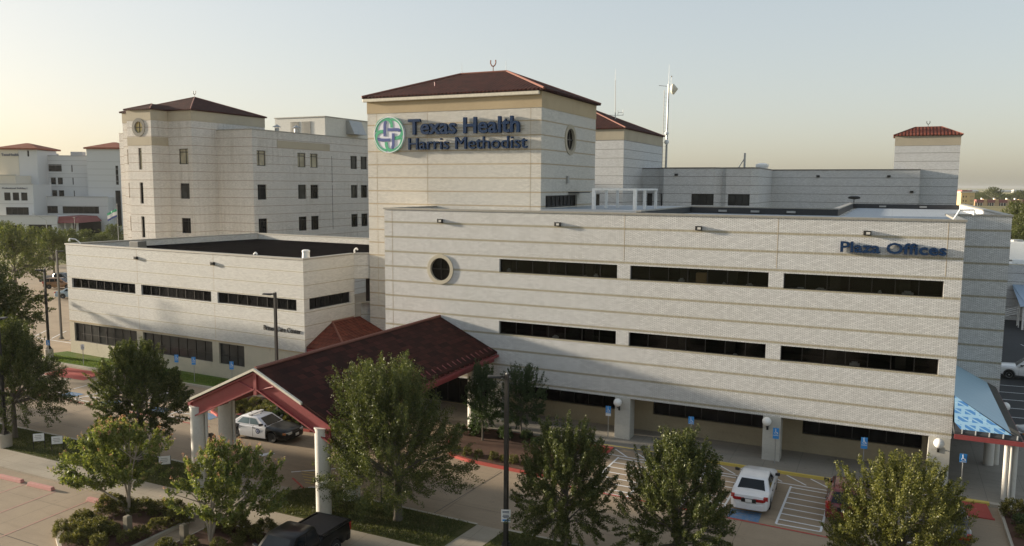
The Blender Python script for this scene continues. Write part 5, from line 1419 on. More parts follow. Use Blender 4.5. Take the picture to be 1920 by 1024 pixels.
        # lamps: shallow blocks seated on the corners
        for sg in (-1, 1):
            for nm, xa, xb, ya, yb, za, zb_, mat in S['lamps']:
                m = MB()
                def yy(x, y): return min(y, interp(S['half'], max(-L, min(L, x))) + .008)
                p = [(xa, yy(xa, ya)), (xb, yy(xb, ya)), (xb, yy(xb, yb)), (xa, yy(xa, yb))]
                m.hexa([(x, y * sg, za) for x, y in (p if sg > 0 else p[::-1])] + [(x, y * sg, zb_) for x, y in (p if sg > 0 else p[::-1])])
                m.build(nm, M[mat], t, bevel=.012)
        # bumpers, grille, plate
        for nm, sgx, mat in (('front_bumper', 1, S.get('bumper', S['paint'])), ('rear_bumper', -1, S.get('bumper', S['paint']))):
            m = MB(); W = interp(S['half'], sgx * (L - .1)) + .012; c = .22; x = sgx * (L + .05); xi = sgx * (L - .38)
            z0, z1 = S['bz']
            P = [(xi, W + .02), (sgx * (L - .12), W + .015), (x - sgx * .02, W - c), (x, 0), (x - sgx * .02, -W + c), (sgx * (L - .12), -W - .015), (xi, -W - .02)]
            if sgx < 0: P = P[::-1]
            m.prism(P[::-1], z0, z1); m.build(nm, M[mat], t, bevel=.04)
        m = MB(); z = S['plate_z']; m.box(-L - .062, -L - .02, -.16, .16, z - .08, z + .08); m.build('number_plate', M['white'], t)
        m = MB(); m.box(-L - .056, -L - .02, -.36, .36, z - .095, z + .10); m.build('plate_panel', M['black'], t)
        if S.get('front_plate'):
            m = MB(); m.box(L + .02, L + .066, -.16, .16, S['front_plate'] - .08, S['front_plate'] + .08); m.build('number_plate', M['white'], t)
        m = MB(); z0, z1 = S['grille']; m.box(L - .10, L + .012, -.42, .42, z0, z1); m.build('grille', M['black'], t, bevel=.01)
        for sg in (-1, 1):
            m = MB(); xm = S['mirror_x']; y = S['wb'] + .02; z = S['zb'] + .10
            m.hexa([(xm - .08, sg * y, z - .02), (xm + .1, sg * y, z - .02), (xm + .06, sg * (y + .24), z), (xm - .1, sg * (y + .24), z), (xm - .08, sg * y, z + .1), (xm + .08, sg * y, z + .1), (xm + .04, sg * (y + .24), z + .16), (xm - .1, sg * (y + .24), z + .16)])
            m.build('mirror', M[S.get('mirror', 'black')], t, bevel=.02)
            for xh in S['handles']:
                m = MB(); w = interp(S['half'], xh); m.box(xh - .10, xh + .10, sg * w - .012, sg * w + .022, S['handle_z'] - .02, S['handle_z'] + .02); m.build('door_handle', M['black'] if S['paint'] != 'p_dkred' else M[S['paint']], t, bevel=.006)
        # shut lines
        m = MB()
        for xd in S['doors']:
            for sg in (-1, 1):
                q = s.sec(xd)
                for a in range(3, 6):
                    (y0, z0), (y1, z1) = q[a], q[a + 1]
                    m.hexa([(xd - .006, sg * (y0 - .01), z0), (xd + .006, sg * (y0 - .01), z0), (xd + .006, sg * (y0 + .003), z0), (xd - .006, sg * (y0 + .003), z0), (xd - .006, sg * (y1 - .01), z1), (xd + .006, sg * (y1 - .01), z1), (xd + .006, sg * (y1 + .003), z1), (xd - .006, sg * (y1 + .003), z1)])
        m.build('door_seam', M['black'], t)
SEDAN = dict(L=5.35, rw=.335, wheels=(-1.46, 1.45), paint='p_white',
    deck=[(-2.675, .60), (-2.66, .80), (-2.6, .98), (-2.3, 1.03), (-1.7, 1.05), (-1.0, 1.0), (.8, 1.0), (1.0, .985), (1.8, .93), (2.4, .84), (2.6, .76), (2.66, .66), (2.675, .52)],
    half=[(-2.675, .74), (-2.55, .88), (-2.2, .945), (-1.2, .985), (0, .99), (1.3, .985), (2.2, .94), (2.5, .87), (2.62, .78), (2.675, .66)],
    sill=[(-2.675, .36), (-2.3, .26), (0, .22), (2.3, .24), (2.675, .34)],
    belt_x=(-1.86, 1.02), roof_x=(-1.12, .22), zb=.965, zr=1.46, wb=.90, wr=.70, side=((.14, .52), (.56, .86)),
    lamps=[('headlamp', 2.42, 2.66, .40, .90, .60, .74, 'lens'), ('indicator', 2.30, 2.50, .78, .95, .60, .73, 'amber'), ('tail_lamp', -2.695, -2.60, .22, .72, .72, .86, 'tail_red'), ('tail_lamp_corner', -2.665, -2.45, .70, .93, .74, .97, 'tail_red')],
    bz=(.28, .60), plate_z=.76, grille=(.56, .70), mirror_x=.72, handles=(-.95, .08), handle_z=.84, doors=(-1.02, .0, .98))
PICKUP = dict(SEDAN, L=5.85, rw=.40, wheels=(-1.75, 1.85), paint='p_black', bumper='p_black',
    deck=[(-2.925, .9), (-2.9, 1.28), (-2.7, 1.30), (-.9, 1.30), (-.8, 1.20), (1.05, 1.18), (1.3, 1.20), (2.3, 1.14), (2.75, 1.05), (2.9, .9), (2.925, .7)],
    half=[(-2.925, .90), (-2.8, .965), (-2, .99), (0, 1.0), (1.8, .995), (2.5, .96), (2.8, .88), (2.925, .78)],
    sill=[(-2.925, .55), (-2.3, .48), (0, .42), (2.3, .42), (2.925, .46)],
    belt_x=(-.88, 1.42), roof_x=(-.70, .62), zb=1.14, zr=1.86, wb=.93, wr=.74, side=((.06, .46), (.50, .86)),
    lamps=[('headlamp', 2.62, 2.93, .45, .93, .82, 1.02, 'lens'), ('tail_lamp', -2.965, -2.80, .84, 1.0, .86, 1.22, 'tail_red')],
    bz=(.46, .76), plate_z=.72, grille=(.74, 1.0), mirror_x=1.0, handles=(-.55, .30), handle_z=1.05, doors=(-.82, -.02, 1.15))
SUV = dict(SEDAN, L=4.7, rw=.36, wheels=(-1.36, 1.38), paint='p_red',
    deck=[(-2.35, .8), (-2.3, 1.05), (-2.2, 1.09), (.9, 1.06), (1.2, 1.05), (2.0, .98), (2.25, .86), (2.35, .66)],
    half=[(-2.35, .80), (-2.2, .90), (-1, .94), (1, .94), (1.9, .90), (2.2, .82), (2.35, .68)],
    sill=[(-2.35, .42), (-2, .34), (0, .28), (2, .30), (2.35, .36)],
    belt_x=(-2.22, 1.10), roof_x=(-1.85, .18), zb=1.03, zr=1.68, wb=.87, wr=.66, side=((.05, .27), (.30, .58), (.61, .88)),
    lamps=[('headlamp', 2.0, 2.3, .42, .86, .72, .88, 'lens'), ('tail_lamp', -2.38, -2.12, .66, .93, .82, 1.14, 'tail_red')],
    bz=(.34, .66), plate_z=.86, grille=(.58, .76), mirror_x=.78, handles=(-1.0, .05), handle_z=.9, doors=(-1.15, -.08, .95))
def tuck(c, spec):
    """bed cover and cab back for pickups"""
    m = MB(); m.box(-2.82, -.95, -.82, .82, 1.295, 1.335); m.build('bed_cover', M['vinyl'], c.t, bevel=.02)
    m = MB()
    for sg in (-1, 1): m.box(-2.88, -.9, sg * .93 - .05, sg * .93 + .05, 1.27, 1.345)
    m.box(-2.91, -2.83, -.88, .88, 1.27, 1.343); m.build('bed_rail', M[spec['paint']], c.t, bevel=.02)
    m = MB(); m.box(-2.965, -2.93, -.30, .30, 1.10, 1.17); m.build('tailgate_handle', M['black'], c.t, bevel=.01)
# police car
pc = Car('police_car', 'black and white police car with a roof light bar under the canopy', 'police car', (-36.4, 38.72), R_(3.5), dict(SEDAN, paint='p_black', roof_paint='p_white', side_glass='car_glass_light', rim='rim_dark', front_plate=.50))
d = pc.loft(pc.stations(-1.12, .98), 3, 6, .008, False)
for nm, xa, xb in (('rear_door', -1.10, -.012), ('front_door', .012, .99)):
    dm = pc.loft(pc.stations(xa, xb), 2, 6, .009, False)
    h = len(dm.v) // 2
    for k in (0, 1):
        q = MB(); q.v = dm.v[k * h:(k + 1) * h]; q.f = [tuple(i - k * h for i in f) for f in dm.f if (f[0] >= h) == (k == 1)]; q.build(nm, M['p_white'], pc.t, smooth=True)
q = MB(); q.lathe([(.19, 0), (.19, .012)], (0, 0, 0), 28, 'y'); 
for sg in (-1, 1):
    y = sg * (.99 + .011)
    s_ = MB(); s_.lathe([(.165, -.004), (.165, .004)], (0, 0, 0), 28, 'y'); s_.xform(Matrix.Translation((.42, y, .66))); e = s_.build('door_seal', M['navy'], pc.t)
    s_ = MB(); s_.lathe([(.11, -.006), (.11, .006)], (0, 0, 0), 28, 'y'); s_.xform(Matrix.Translation((.42, y, .66))); s_.build('seal_field', M['sign_white'], e)
    s_ = MB()
    for k in range(5):
        a, b = PI / 2 + k * 2 * PI * 2 / 5, PI / 2 + (k + 1) * 2 * PI * 2 / 5
        s_.tube((.42 + .085 * math.cos(a), y + sg * .007, .66 + .085 * math.sin(a)), (.42 + .085 * math.cos(b), y + sg * .007, .66 + .085 * math.sin(b)), .012, .012, 4)
    s_.build('seal_star', M['sign_blue'], e)
lb = MB(); lb.box(-.62, -.34, -.62, .62, 1.50, 1.58); lbo = lb.build('light_bar', M['lens'], pc.t, bevel=.03)
lb = MB(); [lb.box(-.56, -.40, y - .06, y + .06, 1.455, 1.497) for y in (-.5, .5)]; lb.build('bar_foot', M['black'], lbo)
lb = MB(); lb.tube((.98, -.86, 1.03), (.98, -.93, 1.08), .05, .07, 10); lb.build('spotlight', M['black'], pc.t)
for x in (-.2, -1.0, -1.25):
    m = MB(); m.tube((x, .1, 1.455), (x, .1, 1.50), .04, .03, 8); m.build('roof_aerial', M['black'], pc.t)
# parked cars at the office front
Car('white_sedan', 'white four-door sedan seen from behind in the bay at the middle pillar', 'car', (-5.82, 42.55), R_(91.5), dict(SEDAN, rim='rim_dark'))
c = Car('maroon_suv', 'maroon suv seen from behind, mostly hidden by the sunlit oak', 'car', (-1.35, 42.75), R_(91), SUV)
rl = MB(); [rl.tube((-1.6, y, 1.72), (0, y, 1.72), .025, .025, 6) for y in (-.58, .58)]; rl.build('roof_rail', M['black'], c.t)
Car('dark_sedan', 'dark maroon car right of the sunlit oak, at the red ramp', 'car', (3.05, 42.2), R_(91), dict(SEDAN, paint='p_dkred'))
c = Car('black_pickup', 'black pickup truck with a brown bed cover, nosed towards the bottom edge', 'pickup truck', (-22.32, 25.25), R_(-89.5), PICKUP); tuck(c, PICKUP)
c = Car('white_pickup', 'white pickup truck in the asphalt lot at the right edge', 'pickup truck', (11.75, 80.2), R_(176), dict(PICKUP, paint='p_white', bumper='rim')); tuck(c, dict(PICKUP, paint='p_white'))
Car('grey_sedan', 'grey car at the right edge beside the blue side canopy', 'car', (10.6, 60.6), R_(192), dict(SEDAN, paint='p_grey'))
Car('brown_suv', 'brown suv parked beyond the clinic under the far trees', 'car', (-116.5, 81.0), R_(28), dict(SUV, paint='p_brown'))
Car('blue_sedan', 'pale blue car parked beyond the clinic, below the brown suv', 'car', (-105.0, 75.3), R_(30), dict(SEDAN, paint='p_blue'))
c = Car('dark_pickup', 'dark pickup truck parked beyond the clinic, left of the brown suv', 'pickup truck', (-121.5, 84.5), R_(30), dict(PICKUP, paint='p_grey')); tuck(c, dict(PICKUP, paint='p_grey'))

# ------------------------------------------------------------------ poles and signs
def lamp_pole(x, y, h, label, head_dir, base=False, sign=False):
    t = thing('lamp_pole', label, 'lamp pole', (x, y, .1), 0, 'tall dark lamp poles')
    zb = 0
    if base:
        a = MB(); a.lathe([(.36, 0), (.36, .80), (.32, .85)], (0, 0, 0), 20); a.build('concrete_base', M['concrete_kerb'], t, smooth=True); zb = .85
    a = MB(); a.box(-.2, .2, -.2, .2, zb, zb + .06); a.box(-.14, .14, -.14, .14, zb + .06, zb + .22); a.build('base_plate', M['pole'], t)
    a = MB(); a.hexa([(-.09, -.09, zb), (.09, -.09, zb), (.09, .09, zb), (-.09, .09, zb), (-.08, -.08, h), (.08, -.08, h), (.08, .08, h), (-.08, .08, h)]); a.build('pole', M['pole'], t)
    dx, dy = math.cos(head_dir), math.sin(head_dir)
    a = MB(); a.box(.08, .26, -.04, .04, h - .16, h - .06); a.hexa([(.25, -.16, h - .19), (.84, -.19, h - .14), (.84, .19, h - .14), (.25, .16, h - .19), (.25, -.14, h - .06), (.84, -.17, h - .07), (.84, .17, h - .07), (.25, .14, h - .06)])
    ao = a.build('lamp_head', M['pole'], t, bevel=.015); ao.rotation_euler.z = head_dir
    a = MB(); a.tube((0, 0, h), (0, 0, h + .06), .05, .05, 8); a.build('photo_cell', M['steel'], t)
    if sign:
        a = MB(); a.box(-.21, .21, -.125, -.10, 1.2, 1.78); so = a.build('sign_panel', M['white'], t); so.rotation_euler.z = R_(22)
        a = MB()
        for k, (w, z) in enumerate(((.15, 1.70), (.15, 1.64), (.13, 1.53), (.15, 1.47), (.11, 1.41))): a.box(-w, w, -.131, -.127, z - .016, z + .016)
        a.build('small_print', M['navy'], so)
        a = MB(); a.box(-.15, .15, -.131, -.127, 1.25, 1.33); a.build('blue_stripe', M['ada_blue'], so)
    return t
lamp_pole(-15.05, 31.15, 7.98, 'tall dark lamp pole in the foreground lawn with a small white notice on it', R_(205), sign=True)
lamp_pole(-70.5, 47.5, 8.35, 'tall dark lamp pole on a concrete base at the left end of the clinic', R_(200), True)
lamp_pole(-48.8, 29.75, 8.1, 'tall dark lamp pole on a concrete base at the left edge of the lawn strip', R_(120), True)
lamp_pole(-37.4, 41.3, 9.0, 'tall dark lamp pole rising behind the canopy ridge, crossing the clinic lettering', R_(200))
lamp_pole(-78.0, 54.0, 9.3, 'tall dark lamp pole just beyond the left corner of the clinic', R_(100))
def ada_sign(x, y, h, label, white=False, rz=R_(-12), small=True):
    t = thing('parking_sign', label, 'parking sign', (x, y, .12), rz, 'blue accessible parking signs')
    a = MB(); a.tube((0, 0, 0), (0, 0, h), .028, .028, 8); a.build('post', M['steel'], t)
    w, hh = .17, .24
    p = MB(); p.box(-w, w, -.045, -.03, h - 2 * hh, h); po = p.build('sign_panel', M['white' if white else 'ada_blue'], t, bevel=.004)
    s = MB(); c = (0, h - .30); col = 'white' if not white else 'black'
    N = 16
    for k in range(11):
        a0, a1 = R_(140) + k * R_(25), R_(140) + (k + 1) * R_(25)
        s.tube((c[0] + .075 * math.cos(a0), -.049, c[1] + .075 * math.sin(a0)), (c[0] + .075 * math.cos(a1), -.049, c[1] + .075 * math.sin(a1)), .012, .012, 4)
    s.tube((-.02, -.049, h - .12), (-.01, -.049, h - .27), .02, .02, 5); s.tube((-.01, -.049, h - .26), (.08, -.049, h - .27), .015, .015, 5); s.tube((.08, -.049, h - .27), (.115, -.049, h - .37), .015, .015, 5)
    s.sphere((-.022, -.049, h - .075), .026, 8, 6); s.build('wheelchair_symbol', M[col], po)
    s = MB(); s.box(-.14, .14, -.049, -.046, h - .455, h - .43); s.build('small_print', M[col], po)
    if small:
        p = MB(); p.box(-w, w, -.045, -.03, h - 2 * hh - .17, h - 2 * hh - .01); p.build('lower_plate', M['white' if small == 2 else 'ada_blue'], t)
    return t
for x, h, lab, wh, sm in ((-69.6, 1.85, 'blue accessible parking sign at the far left end of the clinic lawn', False, False), (-64.85, 1.9, 'white accessible parking sign on the clinic lawn, the only white one', True, False),
        (-60.35, 2.0, 'blue accessible parking sign by the clinic, just left of the oval oak', False, True), (-53.2, 2.1, 'blue accessible parking sign at the clinic, left of the pair beyond the oval oak', False, True),
        (-51.25, 2.1, 'blue accessible parking sign at the clinic, right of the pair beyond the oval oak', False, True), (-47.1, 2.15, 'blue accessible parking sign nearest the canopy gable, in front of the clinic', False, True)):
    ada_sign(x, 46.85, h, lab, wh, R_(22), sm)
for x, y, h, lab, sm in ((-15.9, 48.05, 2.15, 'blue accessible parking sign touching the left side of the first stone pillar', 2), (-10.55, 48.1, 2.15, 'blue accessible parking sign halfway between the first and middle stone pillars', False),
        (-5.5, 47.85, 2.2, 'blue accessible parking sign in front of the middle stone pillar', True), (-.75, 47.9, 2.3, 'blue accessible parking sign above the sunlit oak', True), (4.12, 47.75, 2.15, 'blue accessible parking sign under the blue side canopy', False)):
    ada_sign(x, y, h, lab, False, R_(5), sm)
def yard_sign(x, y, label, rz):
    t = thing('lawn_sign', label, 'lawn sign', (x, y, .13), rz, 'little white signs in the lawn strip')
    for u in (-.31, .31):
        a = MB(); a.tube((u, 0, 0), (u, 0, .98), .022, .022, 6); a.build('leg', M['pole'], t)
    a = MB(); a.box(-.30, .30, -.02, .02, .52, .98); p = a.build('sign_panel', M['white'], t)
    a = MB()
    for w, z in ((.20, .86), (.23, .76), (.17, .66)): a.box(-w, w * .8, -.026, -.021, z - .018, z + .018)
    a.build('small_print', M['steel'], p)
yard_sign(-46.5, 30.35, 'little white lawn sign left of its near twin, by the bell-shaped oak', R_(42))
yard_sign(-45.0, 30.5, 'little white lawn sign right of its near twin, above the wheel stops', R_(42))
yard_sign(-36.3, 30.85, 'little white lawn sign standing alone between the flowering tree and the canopy column', R_(42))
def stop_sign():
    t = thing('stop_sign', 'grey back of a stop sign on a thin post beside the front canopy columns', 'stop sign', (-34.3, 32.3, .13), R_(62))
    a = MB(); a.tube((0, 0, 0), (0, 0, 2.15), .03, .03, 8); a.build('post', M['pole'], t)
    for nm, y0, y1, mat, r in (('sign_back', .035, .05, 'st_back', .36), ('sign_face', .0505, .054, 'tail_red', .36)):
        m = MB(); pts = [(r * math.cos(R_(22.5 + 45 * k)), 1.85 + r * math.sin(R_(22.5 + 45 * k))) for k in range(8)]
        m.hexa  # plate built as an octagonal prism
        i = m.add([(x, y0, z) for x, z in pts] + [(x, y1, z) for x, z in pts])
        for k in range(8): q = (k + 1) % 8; m.f.append((i + k, i + q, i + 8 + q, i + 8 + k))
        m.f.append(tuple(i + k for k in range(8))); m.f.append(tuple(i + 8 + k for k in reversed(range(8)))); m.build(nm, M[mat], t)
M['st_back'] = plain('sign_back_metal', (.20, .16, .12), .6, .3)
stop_sign()
t = thing('sign_post', 'thin bare dark post beside the trunk of the largest oak', 'post', (-22.85, 32.6, .13)); a = MB(); a.tube((0, 0, 0), (0, 0, 2.3), .035, .035, 8); a.build('post', M['pole'], t)
a = MB(); a.box(-.16, .16, -.05, -.035, 1.75, 2.25); a.build('sign_panel', M['st_back'], t)
# ------------------------------------------------------------------ distance
FW, RT = Vector((-.4297, .9030)), Vector((.9030, .4297))
def far(u, d):
    """ground point d metres ahead of the drone, at lateral bearing u (1920-wide frame units)"""
    return FW * d + RT * ((u - 960) / 1493 * d)
M['far_wall'] = plain('far_white_wall', (.55, .55, .545), .85, 0, .04)
M['far_wall_warm'] = plain('far_cream_wall', (.60, .55, .46), .85, 0, .04)
M['far_glass'] = glass('far_dark_glass', (.012, .012, .011), .2, .2, .2)
M['far_line'] = plain('far_course', (.38, .37, .36), .85)
def professional():
    b = thing('medical_office', 'distant white medical office block with two small orange hip roofs and dark window strips', 'building', (0, 0, 0))
    D = 262.0; k = D / 1493
    def fr(setb):
        o = far(0, D - setb); o2 = o + RT * 100
        return (o.x, o.y), (o2.x, o2.y)
    U = lambda X: X / 6.4 * k
    Zf = lambda Y: 16.4 + (92.4 - Y / 6.4) * k
    def block(X0, X1, Ytop, setb, wins, depth=14, mat='far_wall', ybot=None, courses=()):
        o, _ = fr(setb); o = Vector(o); A = o + RT * U(X0); B = o + RT * U(X1)
        z0 = -.4 if ybot is None else Zf(ybot); z1 = Zf(Ytop)
        w = MB(); hs = [(U(a - X0), U(c - X0), max(z0 + .1, Zf(e)), min(z1 - .1, Zf(d_))) for a, c, d_, e in wins]
        A2, B2 = (A.x, A.y), (B.x, B.y)
        wall(w, A2, B2, z0, z1, hs); C = B + FW * depth; E = A + FW * depth
        wall(w, B2, (C.x, C.y), z0, z1); wall(w, (C.x, C.y), (E.x, E.y), z0, z1); wall(w, (E.x, E.y), A2, z0, z1)
        w.poly([(A.x, A.y, z1 - .1), (B.x, B.y, z1 - .1), (C.x, C.y, z1 - .1), (E.x, E.y, z1 - .1)])
        w.build('wall', M[mat], b)
        for h in hs: window(b, A2, B2, *h, nv=max(1, int((h[1] - h[0]) / 1.6)), fw=.1, gmat='far_glass')
        c = MB()
        for Y in courses: c.obox(A2, RT, -FW, 0, U(X1 - X0), Zf(Y) - .06, Zf(Y) + .06, -.01, .03)
        c.obox(A2, RT, -FW, -.1, U(X1 - X0) + .1, z1, z1 + .25, -.3, .12)
        c.build('coping', M['far_line'], b)
        return A2, B2
    block(275, 1110, 278, 0, [(545, 775, 375, 460), (375, 397, 368, 452), (380, 402, 525, 607), (552, 615, 530, 612), (638, 698, 530, 612), (720, 780, 530, 612), (558, 622, 682, 760), (645, 704, 682, 760), (725, 788, 682, 760), (390, 457, 682, 765), (394, 466, 858, 940), (890, 904, 380, 464), (896, 909, 533, 613), (903, 915, 685, 760)], 20, courses=(330, 385, 485, 530, 640))
    A, B = block(5, 262, 215, 6, [], 12, 'far_wall_warm', 1150)
    t = thing('wall_sign', 'distant grey TexasHealth lettering on the cream end of the medical office', 'sign', (A[0], A[1], 0))
    lettering(t, 'TexasHealth', (0, 0), RT, -FW, U(62), Zf(286), .80, U(200), .15, 'st_grey', .03, .05)
    m = MB(); m.path([(RT.x * U(28 + 12 * math.sin(a)) - FW.x * .1, RT.y * U(28 + 12 * math.sin(a)) - FW.y * .1, Zf(265) + .78 * math.cos(a)) for a in np.linspace(.2, PI - .2, 8)], .12, 5); m.build('emblem', M['st_grey'], t)
    block(255, 478, 217, 5.9, [(366, 388, 222, 292)], 11, 'far_wall', 700)
    block(1062, 1480, 195, 4, [(1393, 1425, 390, 612), (1378, 1440, 680, 1100)], 14, 'far_wall', None, (345, 430, 500, 570, 650))
    def roof(X0, X1, setb, depth, Y, Yp):
        o = Vector(fr(setb)[0]); a, c = U(X0) - .6, U(X1) + .6; P = lambda u, d, z: (o.x + RT.x * u + FW.x * d, o.y + RT.y * u + FW.y * d, z)
        m = MB(); z0, z1 = Zf(Y), Zf(Yp); E = [P(a, -.6, z0), P(c, -.6, z0), P(c, depth + .6, z0), P(a, depth + .6, z0)]
        md = depth / 2; q = min((c - a) / 2 - .5, md + .6); r0, r1 = P(a + q, md, z1), P(c - q, md, z1)
        m.poly([E[0], E[1], r1, r0]); m.poly([E[1], E[2], r1]); m.poly([E[2], E[3], r0, r1]); m.poly([E[3], E[0], r0])
        for i in range(4): m.poly([E[i], E[(i + 1) % 4], E[(i + 1) % 4][:2] + (z0 - .5,), E[i][:2] + (z0 - .5,)])
        m.poly([e[:2] + (z0 - .5,) for e in E]); m.build('roof', M['tile_far'], b)
    roof(5, 480, 6, 12, 195, 128); roof(1062, 1480, 4, 14, 180, 106)
    block(-40, 205, 515, 14, [], 12, 'far_wall_warm', 640)
    A, B = block(-40, 392, 615, 15, [(65, 137, 705, 795), (160, 233, 705, 795), (255, 327, 705, 795), (75, 332, 870, 957)], 10, 'far_wall', None, (830,))
    t = thing('wall_sign', 'distant grey Professional Building lettering above three square windows', 'sign', (A[0], A[1], 0))
    lettering(t, 'Professional Building I', (0, 0), RT, -FW, U(92), Zf(665), .5, U(280), .1, 'st_grey', .015, .05)
    block(500, 1265, 757, 8, [(520, 680, 860, 945), (735, 1158, 865, 947), (815, 1165, 1027, 1150)], 12, 'far_wall', None, (860, 1010))
    block(-40, 628, 960, 22, [(-20, 220, 1060, 1140), (310, 565, 1050, 1182)], 8, 'far_wall', None, (1050,))
    o = Vector(fr(22)[0]); m = MB(); a, c = U(632), U(880)
    P = lambda u, d, z: (o.x + RT.x * u + FW.x * d, o.y + RT.y * u + FW.y * d, z)
    m.hexa([P(a, 0, Zf(1035)), P(c, 0, Zf(1030)), P(c, 13, Zf(1030)), P(a, 13, Zf(1035)), P(a, .8, Zf(962)), P(c - 1.6, 2.2, Zf(970)), P(c - 1.6, 13, Zf(970)), P(a, 13, Zf(962))]); m.build('entrance_awning', M['tile_far2'], b)
    m = MB(); m.obox((P(a, 12, 0)[0], P(a, 12, 0)[1]), RT, -FW, 0, c - a, 0, Zf(1035), -.2, 0); m.build('entrance_glass', M['far_glass'], b)
    m = MB(); [m.obox((P(u, 2, 0)[0], P(u, 2, 0)[1]), RT, -FW, 0, .5, 0, Zf(1032), -.5, 0) for u in (a + .8, a + 2.8, c - 2.4)]; m.build('entrance_pier', M['far_wall'], b)
    # small things in front
    for X, s in ((470, 'leftmost'), (705, 'second from left'), (792, 'middle'), (927, 'fourth from left'), (1016, 'rightmost')):
        p = far(X / 6.4, 228); t = thing('small_sign', 'tiny white parking sign before the distant medical office, %s of the five' % s, 'parking sign', (p.x, p.y, 0), R_(25), 'tiny white signs before the distant medical office')
        a = MB(); a.tube((0, 0, 0), (0, 0, 1.9), .05, .05, 5); a.build('post', M['steel'], t); a = MB(); a.box(-.3, .3, -.08, -.05, 1.2, 2.0); a.build('sign_panel', M['white'], t)
    p = far(86.7, 205); t = thing('street_lamp', 'distant pale street lamp with a long thin arm before the medical office', 'street lamp', (p.x, p.y, 0), R_(25))
    a = MB(); a.tube((0, 0, 0), (0, 0, 6.9), .14, .10, 8); a.build('pole', M['steel'], t); a = MB(); a.tube((0, 0, 6.8), (-2.9, 0, 8.3), .07, .06, 6); a.build('arm', M['steel'], t)
    a = MB(); a.box(-3.5, -2.8, -.15, .15, 8.22, 8.4); a.build('lamp_head', M['steel'], t)
    p = far(140, 225); t = thing('street_lamp', 'distant slim dark lamp pole in front of the medical office strip windows', 'street lamp', (p.x, p.y, 0)); a = MB(); a.tube((0, 0, 0), (0, 0, 6.6), .09, .07, 6); a.build('pole', M['pole'], t)
    a = MB(); a.box(-.5, .5, -.15, .15, 6.6, 6.75); a.build('lamp_head', M['pole'], t)
    # flag
    p = far(220.5, 150); t = thing('flagpole', 'flagpole with a white, green and blue flag left of the hospital block', 'flagpole', (p.x, p.y, 0), R_(25))
    a = MB(); a.tube((0, 0, 0), (0, 0, 12.4), .07, .05, 8); a.sphere((0, 0, 12.45), .1, 8, 6); a.build('pole', M['steel'], t)
    def flag(v0, v1, mat, nm):
        m = MB(); N = 8; hgt = lambda i: -.9 * (i / N) ** 1.2
        row_ = [(-i / N * 1.85, .12 * math.sin(i * 1.3), hgt(i)) for i in range(N + 1)]
        for i in range(N):
            (x0, y0, d0), (x1, y1, d1) = row_[i], row_[i + 1]; top, hh = 11.6, 1.5
            m.poly([(x0, y0, top + d0 - hh * v1), (x1, y1, top + d1 - hh * v1), (x1, y1, top + d1 - hh * v0), (x0, y0, top + d0 - hh * v0)])
        m.build(nm, M[mat], t)
    flag(0, .3, 'sign_green', 'flag_green_stripe'); flag(.3, .75, 'white', 'flag_white_stripe'); flag(.75, 1, 'sign_blue', 'flag_blue_stripe')
    for X, s in ((583, 'left'), (710, 'right')):
        o = Vector(fr(-8)[0]) + RT * U(X); m = MB(); m.box(-1.1, 1.1, -1, 1, 0, 1.1); m.box(-.5, .5, -.5, .5, 1.1, 1.7); q = m.build('roof_unit', M['far_line']); q.location = (o.x, o.y, Zf(279)); q.rotation_euler.z = R_(25)
        tag(q, 'small box on the distant medical office roof, %s one of the pair' % s, 'roof unit', 'small boxes on the distant medical office roof')
    o = Vector(fr(-8)[0]) + RT * U(1010); m = MB(); m.box(-2, 2, -1, 1, 0, 1.7); q = m.build('roof_unit', M['far_line']); q.location = (o.x, o.y, Zf(278)); q.rotation_euler.z = R_(25); tag(q, 'larger pale box on the distant medical office roof beside its right tower', 'roof unit')
M['st_grey'] = plain('sign_grey', (.13, .14, .17), .5); M['tile_far2'] = plain('awning_red', (.20, .05, .045), .7)
professional()

# trees beyond, in several sizes
ft = tree('broad_tree', 'broad sunlit tree at the left edge, leftmost of the row beyond the clinic', 'tree', 0, 0, 8.0, 4.6, 2.0, 301, 'leaf_far', 300, 40, .15, .2, [(0, .75), (.15, 1), (.45, .95), (.75, .7), (1, .25)], group='trees beyond the clinic')
def put(o, u, d, s, label, group, rz=0, z=-.1):
    p = far(u, d); o.location = (p.x, p.y, z); o.scale = (s[0], s[0], s[1]) if isinstance(s, tuple) else (s, s, s); o.rotation_euler.z = rz
    return tag(o, label, 'tree', group)
put(ft, 22, 117, (1.05, 1.16), 'broad sunlit tree at the left edge, leftmost of the row beyond the clinic', 'trees beyond the clinic')
for u, d, s, lab, rz in ((96, 142, (.95, .95), 'broad tree beyond the clinic, its stems above the brown suv', 1.0), (58, 160, (.9, .86), 'tree beyond the clinic, set between two larger trees', 2.2), (128, 175, (.8, .72), 'low tree beyond the clinic at the left end of the hedge-like row', 3.0),
        (158, 182, (.82, .66), 'low tree in the hedge-like row, middle one left of the hospital', 4.0), (190, 176, (.72, .62), 'yellowish low tree in the hedge-like row beside the hospital', 5.0), (212, 196, (.8, .72), 'dark tree at the foot of the flagpole left of the hospital', .5), (8, 175, (1, .9), 'tree in the second row at the left edge, before the medical office', .9), (80, 190, (.8, .6), 'small tree in the second row, under the distant street lamp', 1.9)):
    put(copy_tree(ft), u, d, s, lab, 'trees beyond the clinic', rz)
G = 'trees in the far distance at the right'
